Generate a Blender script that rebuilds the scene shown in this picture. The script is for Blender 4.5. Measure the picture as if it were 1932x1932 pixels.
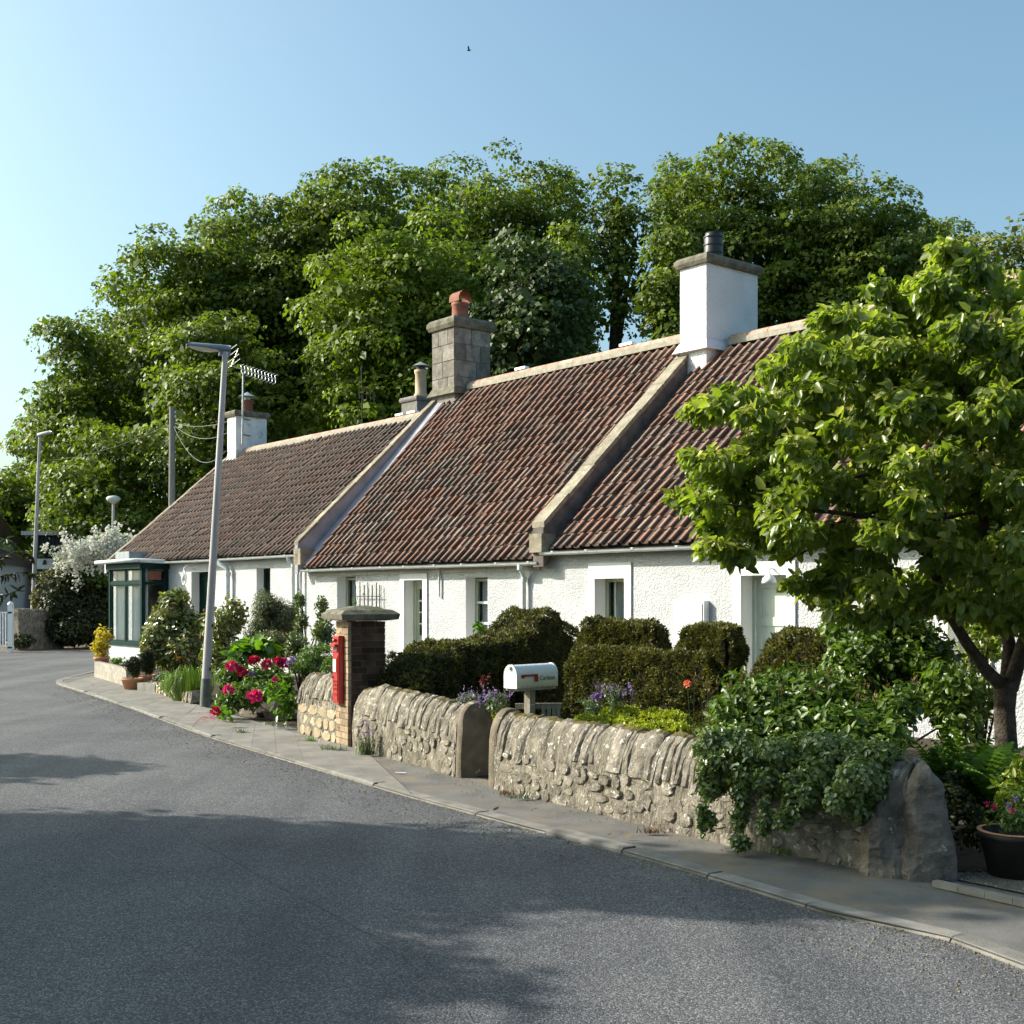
import bpy, bmesh, math, random
import numpy as np
from mathutils import Vector, Matrix

# ------------------------------------------------------------------ camera, sky, sun
for o in list(bpy.data.objects): bpy.data.objects.remove(o)
S = bpy.context.scene
C = S.collection
random.seed(7)
RS = np.random.RandomState(11)
R = math.radians

EYE, F, CX, HY = 1.7, 2300.0, 966.0, 1125.0        # eye height (m); focal length, centre column and horizon row on a 1932 px wide print
cd = bpy.data.cameras.new('camera'); cam = bpy.data.objects.new('camera', cd); C.objects.link(cam)
cam.location = (0, 0, EYE); cam.rotation_euler = (R(90), 0, 0)
cd.sensor_width = 36; cd.sensor_fit = 'HORIZONTAL'; cd.lens = 36 * F / 1932
cd.shift_y = (HY - 966) / 1932
cd.clip_start = 0.05; cd.clip_end = 3000
S.camera = cam

SUN_AZ, SUN_EL = -78.0, 31.0                       # degrees clockwise from +Y ; elevation
w = bpy.data.worlds.new('World'); S.world = w; w.use_nodes = True
wn = w.node_tree.nodes; wl = w.node_tree.links; wn.clear()
sky = wn.new('ShaderNodeTexSky'); sky.sky_type = 'NISHITA'; sky.sun_disc = False
sky.sun_elevation = R(SUN_EL); sky.sun_rotation = R(SUN_AZ)
sky.air_density = 1.0; sky.dust_density = 4.0; sky.ozone_density = 1.0; sky.altitude = 0
bg = wn.new('ShaderNodeBackground'); bg.inputs['Strength'].default_value = 0.119
wo = wn.new('ShaderNodeOutputWorld')
tint = wn.new('ShaderNodeMix'); tint.data_type = 'RGBA'; tint.blend_type = 'MULTIPLY'; tint.inputs[0].default_value = 1; tint.inputs[7].default_value = (1.02, 1.25, 1.20, 1)
wl.new(sky.outputs[0], tint.inputs[6]); wl.new(tint.outputs[2], bg.inputs[0]); wl.new(bg.outputs[0], wo.inputs[0])
sd = bpy.data.lights.new('sun', 'SUN'); sd.energy = 5.0; sd.angle = R(0.55); sd.color = (1.0, 0.925, 0.80)
sun = bpy.data.objects.new('sun', sd); C.objects.link(sun)
sdir = Vector((math.sin(R(SUN_AZ)) * math.cos(R(SUN_EL)), math.cos(R(SUN_AZ)) * math.cos(R(SUN_EL)), math.sin(R(SUN_EL))))
sun.rotation_euler = sdir.to_track_quat('Z', 'Y').to_euler(); sun.location = (-30, 8, 30)
S.view_settings.view_transform = 'Standard'; S.view_settings.look = 'None'
S.view_settings.gamma = 1; S.view_settings.exposure = 0.70; S.view_settings.use_curve_mapping = False
S.render.engine = 'CYCLES'; S.render.resolution_x = 1024; S.render.resolution_y = 1024

# ------------------------------------------------------------------ survey helpers
def G(px, py, z=0.0):
    Y = (EYE - z) * F / (py - HY)
    return np.array([(px - CX) * Y / F, Y, z])
def A(px, py, Y):
    return np.array([(px - CX) * Y / F, Y, EYE + (HY - py) * Y / F])
U = np.array([0.6299, -0.7767, 0.0])     # along the row of cottages, towards the camera
N = np.array([-0.7767, -0.6299, 0.0])    # out of the fronts, towards the road
O = np.array([0.0, 20.37, 0.0])
def P(s, d, z): return O + s * U + d * N + np.array([0, 0, z])
def sx(px): return 26.237 * (px - 966) / (px + 900.0)
def zf(px, py): return EYE + (HY - py) * (38017.0 / (px + 900)) / F
ZUP = np.array([0, 0, 1.0])
MF = Matrix(((U[0], N[0], 0, O[0]), (U[1], N[1], 0, O[1]), (0, 0, 1, 0), (0, 0, 0, 1)))   # (s,d,z) -> world

# ------------------------------------------------------------------ materials
M = {}
def nt(name):
    m = bpy.data.materials.new(name); m.use_nodes = True; n = m.node_tree.nodes; l = m.node_tree.links; n.clear()
    out = n.new('ShaderNodeOutputMaterial'); M[name] = m
    return m, n, l, out
def ramp(n, stops):
    r = n.new('ShaderNodeValToRGB'); e = r.color_ramp.elements
    while len(e) > 1: e.remove(e[-1])
    e[0].position = stops[0][0]; e[0].color = (*stops[0][1], 1)
    for p, c in stops[1:]:
        x = e.new(p); x.color = (*c, 1)
    return r
def noise(n, l, scale, detail=4, rough=.55, vec=None):
    t = n.new('ShaderNodeTexNoise'); t.inputs['Scale'].default_value = scale; t.inputs['Detail'].default_value = detail
    t.inputs['Roughness'].default_value = rough
    if vec is not None: l.new(vec, t.inputs['Vector'])
    return t
def mixc(n, l, fac, a, b, mode='MIX'):
    x = n.new('ShaderNodeMix'); x.data_type = 'RGBA'; x.blend_type = mode
    for i, v in ((0, fac), (6, a), (7, b)):
        if isinstance(v, (int, float)): x.inputs[i].default_value = v
        elif isinstance(v, tuple): x.inputs[i].default_value = (*v, 1)
        else: l.new(v, x.inputs[i])
    return x.outputs[2]
def surf(name, c1, c2, scale=4, rough=.8, bump=0, bscale=40, spec=.3, specks=None, sscale=30, sthr=.62, metal=0,
         moss=None, island=0, obj_rand=0, bdist=.01, dirt=None, stretch=None, coat=0, voronoi=False):
    """mottled surface: two noise mixed colours, optional specks, moss on upward faces, random tint per piece"""
    m, n, l, out = nt(name)
    tc = n.new('ShaderNodeTexCoord'); geo = n.new('ShaderNodeNewGeometry')
    vec = geo.outputs['Position']
    if stretch:
        mp = n.new('ShaderNodeMapping'); mp.inputs['Scale'].default_value = stretch; l.new(vec, mp.inputs[0]); vec = mp.outputs[0]
    a = noise(n, l, scale, 5, .6, vec); r = ramp(n, [(.35, c1), (.65, c2)]); l.new(a.outputs[0], r.inputs[0])
    col = r.outputs[0]
    if specks:
        b = noise(n, l, sscale, 3, .6, geo.outputs['Position']); q = ramp(n, [(sthr, (0, 0, 0)), (sthr + .05, (1, 1, 1))]); l.new(b.outputs[0], q.inputs[0])
        col = mixc(n, l, q.outputs[0], col, specks)
    if dirt:
        b = noise(n, l, dirt[1], 6, .65, geo.outputs['Position']); q = ramp(n, [(dirt[2], (0, 0, 0)), (dirt[2] + .2, (1, 1, 1))]); l.new(b.outputs[0], q.inputs[0])
        col = mixc(n, l, q.outputs[0], col, dirt[0])
    if moss:
        sep = n.new('ShaderNodeSeparateXYZ'); l.new(geo.outputs['Normal'], sep.inputs[0])
        b = noise(n, l, moss[1], 6, .7, geo.outputs['Position'])
        ad = n.new('ShaderNodeMath'); ad.operation = 'MULTIPLY_ADD'; ad.inputs[1].default_value = moss[3]; l.new(sep.outputs[2], ad.inputs[0]); l.new(b.outputs[0], ad.inputs[2])
        q = ramp(n, [(moss[2], (0, 0, 0)), (moss[2] + .12, (1, 1, 1))]); l.new(ad.outputs[0], q.inputs[0])
        col = mixc(n, l, q.outputs[0], col, moss[0])
    if obj_rand or island:
        v = n.new('ShaderNodeObjectInfo').outputs['Random'] if obj_rand else geo.outputs['Random Per Island']
        h = n.new('ShaderNodeHueSaturation'); mr = n.new('ShaderNodeMapRange'); k = obj_rand or island
        mr.inputs[3].default_value = 1 - k; mr.inputs[4].default_value = 1 + k
        l.new(v, mr.inputs[0]); l.new(mr.outputs[0], h.inputs['Value']); l.new(col, h.inputs['Color']); col = h.outputs[0]
    p = n.new('ShaderNodeBsdfPrincipled'); l.new(col, p.inputs['Base Color'])
    p.inputs['Roughness'].default_value = rough; p.inputs['Specular IOR Level'].default_value = spec; p.inputs['Metallic'].default_value = metal
    p.inputs['Coat Weight'].default_value = coat
    if bump:
        if voronoi:
            b = n.new('ShaderNodeTexVoronoi'); b.inputs['Scale'].default_value = bscale; l.new(vec, b.inputs['Vector']); ho = b.outputs['Distance']
        else:
            b = noise(n, l, bscale, 4, .6, vec); ho = b.outputs[0]
        bp = n.new('ShaderNodeBump'); bp.inputs['Strength'].default_value = bump; bp.inputs['Distance'].default_value = bdist
        l.new(ho, bp.inputs['Height']); l.new(bp.outputs[0], p.inputs['Normal'])
    l.new(p.outputs[0], out.inputs[0])
    return m
def leafmat(name, dark, light, rough=.4, spec=.5, trans=.3, tcol=None, third=None):
    m, n, l, out = nt(name)
    at = n.new('ShaderNodeAttribute'); at.attribute_name = 'rnd'
    st = [(0, dark), (1, light)] if third is None else [(0, dark), (.82, light), (1, third)]
    r = ramp(n, st); l.new(at.outputs['Fac'], r.inputs[0])
    p = n.new('ShaderNodeBsdfPrincipled'); l.new(r.outputs[0], p.inputs['Base Color'])
    p.inputs['Roughness'].default_value = rough; p.inputs['Specular IOR Level'].default_value = spec
    t = n.new('ShaderNodeBsdfTranslucent')
    h = mixc(n, l, 1.0, r.outputs[0], tcol or (1.5, 1.7, .5), 'MULTIPLY'); l.new(h, t.inputs[0])
    x = n.new('ShaderNodeMixShader'); x.inputs[0].default_value = trans
    l.new(p.outputs[0], x.inputs[1]); l.new(t.outputs[0], x.inputs[2]); l.new(x.outputs[0], out.inputs[0])
    return m

surf('harling', (.52, .53, .55), (.62, .625, .64), 1.5, .9, 1.0, 36, .12, bdist=.040, dirt=((.47, .465, .43), 1.6, .60))
surf('chimney_harl', (.72, .72, .75), (.80, .80, .83), 1.5, .9, 1.0, 36, .12, bdist=.03)
surf('dark_render', (.10, .088, .08), (.17, .15, .14), 4, .95, .8, 40, .1, dirt=((.24, .215, .18), 5, .6))
surf('white_render', (.66, .66, .67), (.73, .73, .73), 2, .8, .25, 60, .2, bdist=.004)
surf('grey_render', (.50, .49, .52), (.66, .65, .68), 3, .9, .5, 40, .15, dirt=((.30, .27, .25), 4, .55))
surf('lavender_render', (.27, .265, .30), (.37, .36, .40), 3, .9, .4, 40, .15)
surf('old_render', (.42, .40, .37), (.60, .58, .54), 2.5, .9, .5, 50, .15, dirt=((.22, .20, .17), 5, .55))
surf('dirty_white', (.62, .63, .64), (.80, .80, .80), 3, .9, .6, 26, .15, bdist=.02, dirt=((.28, .27, .26), 5, .55))
surf('under_roof', (.03, .025, .025), (.05, .04, .04), 3)
surf('coping_stone', (.19, .165, .125), (.31, .275, .21), 6, .9, .6, 50, .2, specks=(.6, .59, .54), sscale=25, sthr=.66, dirt=((.16, .14, .10), 5, .58), obj_rand=.18)
surf('chimney_stone', (.14, .125, .11), (.27, .245, .215), 6, .9, .7, 45, .2, specks=(.55, .54, .5), sscale=22, sthr=.66, obj_rand=.25)
surf('chimney_joint', (.16, .15, .14), (.24, .22, .2), 8, .95, .5, 60)
surf('cap_stone', (.10, .10, .075), (.22, .20, .16), 7, .95, .8, 40, .1, moss=((.09, .10, .05), 6, .95, .5))
surf('terracotta', (.20, .075, .05), (.28, .11, .075), 6, .8, .2, 50, .3, obj_rand=.1)
surf('terracotta_pot', (.42, .20, .11), (.55, .30, .19), 8, .85, .2, 60, .2, specks=(.6, .5, .42), sscale=20, sthr=.65, obj_rand=.12)
surf('buff_clay', (.40, .29, .19), (.5, .38, .27), 6, .8)
surf('black_metal', (.012, .012, .014), (.02, .02, .022), 6, .4, spec=.5)
surf('galvanised', (.33, .36, .37), (.48, .51, .52), 9, .45, spec=.5, metal=.6)
surf('aluminium', (.6, .6, .6), (.7, .7, .7), 9, .35, metal=.7)
surf('lead', (.20, .23, .25), (.30, .33, .35), 5, .6, .2, 30)
surf('gutter_white', (.60, .63, .63), (.70, .73, .73), 4, .4, spec=.4, dirt=((.42, .44, .42), 6, .6))
surf('dark_green_paint', (.005, .026, .023), (.008, .034, .030), 4, .65, spec=.08)
surf('sage_paint', (.38, .42, .31), (.44, .48, .36), 4, .5)
surf('pale_sage', (.46, .52, .46), (.52, .58, .52), 4, .5)
surf('white_paint', (.78, .79, .79), (.84, .84, .84), 4, .4, spec=.4)
surf('curtain', (.74, .75, .76), (.84, .84, .84), 12, .9, stretch=(1, 1, .05))
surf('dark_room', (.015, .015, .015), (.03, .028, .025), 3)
surf('mailbox_white', (.74, .76, .80), (.80, .82, .85), 5, .3, spec=.5, coat=.3, specks=(.5, .42, .35), sscale=45, sthr=.74)
surf('mailbox_red', (.30, .02, .012), (.38, .03, .02), 5, .4, spec=.4)
surf('letter_black', (.06, .06, .07), (.08, .08, .09), 5, .6)
surf('post_red', (.33, .010, .010), (.42, .016, .014), 5, .3, .15, 60, .5, coat=.4)
surf('notice_white', (.8, .8, .8), (.85, .85, .85), 5, .3)
surf('old_wood', (.22, .19, .15), (.34, .31, .26), 10, .85, .5, 60, stretch=(6, 6, .6))
surf('pole_wood', (.14, .14, .13), (.24, .23, .21), 8, .85, .4, 60, stretch=(6, 6, .4))
surf('lamp_post_grey', (.36, .34, .35), (.46, .43, .44), 3, .5, .1, 80, .4, stretch=(3, 3, .4))
surf('lamp_post_root', (.10, .12, .11), (.18, .20, .18), 7, .8, .5, 60)
surf('lamp_head_grey', (.16, .19, .24), (.22, .25, .30), 5, .45, spec=.4)
surf('lamp_lens', (.55, .56, .52), (.66, .66, .62), 5, .2, spec=.5)
surf('wall_mortar', (.125, .112, .09), (.30, .268, .215), 9, .95, 1.0, 34, .1, specks=(.50, .48, .44), sscale=19, sthr=.615, bdist=.028, stretch=(1.2, 1.2, .6), dirt=((.11, .098, .08), 7, .54), moss=((.10, .085, .028), 3.5, .94, .55))
surf('wall_stone', (.13, .115, .095), (.30, .27, .225), 11, .95, 1.0, 40, .1, specks=(.50, .48, .44), sscale=21, sthr=.60, bdist=.015, dirt=((.13, .115, .095), 6, .56), moss=((.095, .078, .024), 5, .90, .52), obj_rand=.22)
surf('sandstone', (.27, .215, .14), (.42, .35, .245), 5, .9, .6, 40, .1, specks=(.62, .56, .44), sscale=14, sthr=.62, bdist=.012, obj_rand=.18)
surf('pier_stone', (.13, .11, .085), (.23, .195, .15), 6, .95, .9, 50, .1, specks=(.42, .40, .35), sscale=8, sthr=.68, bdist=.01)
surf('big_stone', (.095, .082, .07), (.23, .20, .17), 6, .95, 1.0, 30, .1, specks=(.42, .42, .42), sscale=9, sthr=.68, bdist=.02)
surf('brick_a', (.24, .175, .12), (.38, .29, .20), 9, .9, .4, 60, .1, specks=(.14, .09, .06), sscale=13, sthr=.62, obj_rand=.3)
surf('brick_dark', (.05, .035, .03), (.12, .075, .055), 9, .9, .4, 60, .1, obj_rand=.45)
surf('brick_mortar', (.12, .11, .10), (.2, .18, .16), 9, .95)
surf('planter_brick', (.27, .24, .205), (.37, .34, .295), 8, .9, .4, 50, obj_rand=.12)
surf('kerb_stone', (.16, .152, .14), (.25, .238, .218), 5, .9, .5, 80, .15, dirt=((.22, .18, .13), 6, .6), obj_rand=.07)
surf('paving', (.165, .155, .142), (.24, .228, .208), 2.5, .92, .5, 90, .12, specks=(.16, .14, .11), sscale=60, sthr=.66, dirt=((.30, .25, .18), 2.2, .56), obj_rand=.06)
surf('pavement_tarmac', (.115, .112, .112), (.17, .165, .158), 2.6, .92, .6, 160, .15, specks=(.23, .21, .18), sscale=150, sthr=.60, dirt=((.215, .175, .125), 1.9, .50))
surf('road_seam', (.085, .086, .092), (.145, .145, .148), 30, .9)
surf('soil', (.035, .024, .015), (.07, .05, .032), 9, .95, 1, 40, bdist=.03)
surf('grass_ground', (.035, .06, .015), (.06, .09, .025), 5, .95, 1, 60, bdist=.03)
surf('sandy_verge', (.13, .10, .065), (.20, .16, .11), 4, .95, .8, 60)
surf('gravel', (.10, .09, .075), (.22, .19, .155), 60, .95, 1, 70, bdist=.02)
surf('grit', (.10, .085, .065), (.22, .19, .15), 20, .95, island=.4)
surf('bark', (.035, .026, .02), (.09, .072, .055), 12, .95, 1, 40, bdist=.02, specks=(.22, .23, .20), sscale=10, sthr=.66)
surf('far_roof', (.06, .04, .035), (.11, .07, .055), 6, .9, .5, 30)
surf('navy_boards', (.012, .016, .026), (.02, .025, .04), 6, .7)
surf('wire', (.10, .10, .10), (.16, .16, .16), 5, .6)
surf('iron', (.02, .02, .02), (.04, .035, .03), 9, .7)
surf('hedge_core', (.012, .012, .006), (.02, .018, .009), 9, .95)
surf('ridge_clay', (.34, .22, .17), (.48, .33, .27), 7, .9, .4, 50, .15, specks=(.55, .52, .45), sscale=18, sthr=.62, obj_rand=.12)
surf('mortar_bed', (.27, .25, .20), (.40, .37, .31), 9, .95, .6, 60)
surf('glass_bulb', (.5, .52, .5), (.6, .62, .6), 6, .15, spec=.6)
surf('dark_pot', (.02, .018, .018), (.035, .03, .03), 6, .5)
surf('pink_petal', (.55, .012, .10), (.72, .05, .24), 30, .6)
surf('deep_petal', (.38, .006, .03), (.52, .01, .06), 30, .6)
surf('purple_petal', (.24, .06, .36), (.36, .13, .50), 40, .7)
surf('orange_petal', (.75, .12, .04), (.85, .3, .15), 20, .6)
surf('white_petal', (.72, .73, .66), (.82, .82, .78), 20, .7)
surf('leaf_litter', (.10, .06, .03), (.2, .13, .07), 10, .9)

# pantile material: sooty troughs, painted shade on roll flanks, pinkish upper ends, tint per tile
def tilemat(name='pantile', warmth=.55, cols=None):
    m, n, l, out = nt(name)
    geo = n.new('ShaderNodeNewGeometry'); uv = n.new('ShaderNodeUVMap'); uv.uv_map = 'UVMap'
    at = n.new('ShaderNodeAttribute'); at.attribute_name = 'tint'; at.attribute_type = 'GEOMETRY'
    oi = n.new('ShaderNodeObjectInfo')
    ad = n.new('ShaderNodeMath'); ad.operation = 'ADD'; l.new(at.outputs['Fac'], ad.inputs[0]); l.new(oi.outputs['Random'], ad.inputs[1])
    fr = n.new('ShaderNodeMath'); fr.operation = 'FRACT'; l.new(ad.outputs[0], fr.inputs[0])
    r = ramp(n, cols or [(0, (.18, .11, .085)), (.2, (.30, .20, .155)), (.4, (.15, .13, .12)), (.6, (.38, .22, .155)), (.78, (.26, .235, .205)), (.9, (.46, .19, .11)), (1, (.50, .45, .39))]); l.new(fr.outputs[0], r.inputs[0])
    sep = n.new('ShaderNodeSeparateXYZ'); l.new(uv.outputs[0], sep.inputs[0])
    a = noise(n, l, 14, 5, .65, geo.outputs['Position'])
    big = noise(n, l, .55, 4, .6, geo.outputs['Position']); bq = ramp(n, [(.40, (0, 0, 0)), (.56, (1, 1, 1))]); l.new(big.outputs[0], bq.inputs[0])
    wm = n.new('ShaderNodeMath'); wm.operation = 'MULTIPLY'; wm.inputs[1].default_value = warmth; l.new(bq.outputs[0], wm.inputs[0])
    warm = mixc(n, l, wm.outputs[0], r.outputs[0], (.46, .19, .12))
    # lichen grey along the roll crest
    q = ramp(n, [(.5, (0, 0, 0)), (.66, (1, 1, 1))]); l.new(a.outputs[0], q.inputs[0])
    col = mixc(n, l, q.outputs[0], warm, (.28, .25, .23))
    # soot in the trough, and shade painted on the roll flank away from the sun
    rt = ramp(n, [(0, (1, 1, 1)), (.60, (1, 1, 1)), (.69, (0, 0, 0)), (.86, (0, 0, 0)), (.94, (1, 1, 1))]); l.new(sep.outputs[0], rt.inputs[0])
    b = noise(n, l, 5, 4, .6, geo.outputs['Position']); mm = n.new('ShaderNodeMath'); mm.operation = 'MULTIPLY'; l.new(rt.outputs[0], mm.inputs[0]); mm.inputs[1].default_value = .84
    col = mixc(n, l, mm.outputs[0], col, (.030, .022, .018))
    # upper part of the exposed tile stays cleaner and pinker
    rp = ramp(n, [(.62, (0, 0, 0)), (.9, (1, 1, 1))]); l.new(sep.outputs[1], rp.inputs[0])
    m2 = n.new('ShaderNodeMath'); m2.operation = 'MULTIPLY'; l.new(rp.outputs[0], m2.inputs[0]); m2.inputs[1].default_value = .5
    col = mixc(n, l, m2.outputs[0], col, (.42, .25, .19))
    p = n.new('ShaderNodeBsdfPrincipled'); l.new(col, p.inputs['Base Color']); p.inputs['Roughness'].default_value = .75; p.inputs['Specular IOR Level'].default_value = .25
    bp = n.new('ShaderNodeBump'); bp.inputs['Strength'].default_value = .3; bp.inputs['Distance'].default_value = .005
    b2 = noise(n, l, 70, 3, .6, geo.outputs['Position']); l.new(b2.outputs[0], bp.inputs['Height']); l.new(bp.outputs[0], p.inputs['Normal'])
    l.new(p.outputs[0], out.inputs[0])
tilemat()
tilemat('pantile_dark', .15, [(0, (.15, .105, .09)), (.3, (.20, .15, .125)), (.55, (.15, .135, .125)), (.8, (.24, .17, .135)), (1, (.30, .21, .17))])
def roadmat():
    m, n, l, out = nt('road_asphalt')
    geo = n.new('ShaderNodeNewGeometry')
    v = n.new('ShaderNodeTexVoronoi'); v.inputs['Scale'].default_value = 135; l.new(geo.outputs['Position'], v.inputs['Vector'])
    sep = n.new('ShaderNodeSeparateColor'); l.new(v.outputs['Color'], sep.inputs[0])
    r = ramp(n, [(0, (.042, .043, .048)), (.45, (.080, .082, .090)), (.8, (.125, .127, .135)), (1, (.24, .24, .245))]); l.new(sep.outputs[0], r.inputs[0])
    a = noise(n, l, .55, 6, .6, geo.outputs['Position']); q = ramp(n, [(.3, (.74, .74, .76)), (.5, (1, 1, 1)), (.7, (1.22, 1.2, 1.16))]); l.new(a.outputs[0], q.inputs[0])
    col = mixc(n, l, 1.0, r.outputs[0], q.outputs[0], 'MULTIPLY')
    mp = n.new('ShaderNodeMapping'); mp.inputs['Rotation'].default_value = (0, 0, R(-32)); mp.inputs['Scale'].default_value = (1.5, .09, 1); l.new(geo.outputs['Position'], mp.inputs[0])
    tk = noise(n, l, 1.0, 3, .5, mp.outputs[0]); tq = ramp(n, [(.38, (.84, .84, .86)), (.62, (1.14, 1.13, 1.11))]); l.new(tk.outputs[0], tq.inputs[0]); col = mixc(n, l, 1.0, col, tq.outputs[0], 'MULTIPLY')
    pt_ = noise(n, l, 2.3, 5, .7, geo.outputs['Position']); pq = ramp(n, [(.66, (0, 0, 0)), (.70, (.5, .5, .5))]); l.new(pt_.outputs[0], pq.inputs[0]); col = mixc(n, l, pq.outputs[0], col, (.19, .17, .14))
    # polished wheel tracks and an old worn joint along the middle
    p = n.new('ShaderNodeBsdfPrincipled'); l.new(col, p.inputs['Base Color']); p.inputs['Roughness'].default_value = .82; p.inputs['Specular IOR Level'].default_value = .3
    bp = n.new('ShaderNodeBump'); bp.inputs['Strength'].default_value = .55; bp.inputs['Distance'].default_value = .006
    l.new(v.outputs['Distance'], bp.inputs['Height']); bp.invert = True; l.new(bp.outputs[0], p.inputs['Normal']); l.new(p.outputs[0], out.inputs[0])
roadmat()
def glassmat():
    m, n, l, out = nt('window_glass')
    t = n.new('ShaderNodeBsdfTransparent'); t.inputs[0].default_value = (.86, .9, .9, 1)
    g = n.new('ShaderNodeBsdfGlossy'); g.inputs['Roughness'].default_value = .03
    f = n.new('ShaderNodeFresnel'); f.inputs[0].default_value = 1.35
    x = n.new('ShaderNodeMixShader'); l.new(f.outputs[0], x.inputs[0]); l.new(t.outputs[0], x.inputs[1]); l.new(g.outputs[0], x.inputs[2]); l.new(x.outputs[0], out.inputs[0])
glassmat()
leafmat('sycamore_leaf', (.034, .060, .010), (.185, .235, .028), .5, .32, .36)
leafmat('sycamore_bright', (.055, .09, .010), (.22, .28, .03), .5, .32, .38)
leafmat('sycamore_blue', (.024, .046, .012), (.085, .125, .030), .5, .35, .2)
leafmat('yellow_tree', (.06, .08, .012), (.17, .19, .03), .5, .4, .3)
leafmat('near_leaf', (.052, .092, .013), (.20, .25, .036), .36, .5, .46, third=(.36, .36, .13))
leafmat('yew', (.040, .043, .012), (.165, .155, .045), .6, .3, .15)
leafmat('laurel', (.06, .085, .018), (.22, .24, .06), .28, .7, .2, third=(.26, .16, .05))
leafmat('olive_shrub', (.05, .065, .03), (.15, .17, .085), .5, .4, .2, third=(.16, .09, .05))
leafmat('red_tip', (.04, .07, .018), (.11, .16, .035), .35, .6, .2, third=(.20, .06, .035))
leafmat('fresh_green', (.05, .11, .012), (.13, .24, .025), .4, .5, .4)
leafmat('mid_green', (.038, .08, .013), (.14, .21, .034), .4, .5, .3)
leafmat('grey_green', (.05, .08, .04), (.13, .17, .09), .4, .6, .25)
leafmat('ivy', (.045, .080, .020), (.20, .26, .08), .3, .7, .26, third=(.20, .22, .12))
leafmat('fern', (.05, .12, .012), (.14, .25, .03), .5, .4, .45)
leafmat('box_yellow', (.18, .22, .015), (.42, .44, .05), .5, .4, .3)
leafmat('gold_leaf', (.28, .20, .02), (.55, .42, .05), .45, .4, .35)
leafmat('blue_leaf', (.08, .12, .14), (.2, .26, .3), .5, .3, .1)
leafmat('dark_hedge', (.012, .018, .006), (.045, .055, .014), .5, .3, .15)
leafmat('blossom', (.50, .50, .42), (.70, .70, .64), .7, .2, .3, (1, 1, 1))
leafmat('purple_bloom', (.20, .11, .33), (.40, .28, .52), .7, .2, .3, (1, 1, 1))
leafmat('pink_bloom', (.5, .012, .09), (.75, .08, .28), .6, .3, .3, (1, .6, .8))
leafmat('crimson_bloom', (.34, .005, .03), (.58, .02, .09), .6, .3, .25, (1, .5, .6))
leafmat('orange_bloom', (.7, .10, .03), (.85, .35, .2), .6, .3, .3, (1, .7, .6))
leafmat('pale_bloom', (.55, .45, .40), (.7, .62, .55), .6, .3, .3, (1, 1, 1))
leafmat('burgundy', (.05, .012, .012), (.14, .03, .03), .5, .4, .3, (1.4, .6, .5))
leafmat('cordyline', (.03, .055, .02), (.08, .12, .05), .4, .5, .2)
leafmat('dry_leaf', (.10, .05, .02), (.24, .15, .07), .6, .3, .2, (1, .8, .5))

# ------------------------------------------------------------------ object helpers
def tag(o, label=None, cat=None, group=None, kind=None):
    if label: o['label'] = label
    if cat: o['category'] = cat
    if group: o['group'] = group
    if kind: o['kind'] = kind
    return o
def thing(name, loc, label, cat, group=None):
    o = bpy.data.objects.new(name, None); C.objects.link(o); o.location = tuple(float(v) for v in loc); o.empty_display_size = .2
    return tag(o, label, cat, group)
def link(name, me, mats, parent=None):
    if me.materials is not None and len(me.materials) == 0:
        for x in (mats if isinstance(mats, (list, tuple)) else [mats]): me.materials.append(M[x])
    o = bpy.data.objects.new(name, me); C.objects.link(o)
    if parent is not None:
        o.parent = parent
        p = parent; L = Matrix.Identity(4)
        while p is not None:
            L = p.matrix_basis.copy() @ L if p.parent is None else L_join(p, L); p = p.parent
        o.matrix_parent_inverse = world(parent).inverted()
    return o
def L_join(p, L): return p.matrix_parent_inverse @ p.matrix_basis @ L
def world(o):
    m = o.matrix_basis.copy(); p = o.parent
    if p is not None: m = world(p) @ o.matrix_parent_inverse @ m
    return m

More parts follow.
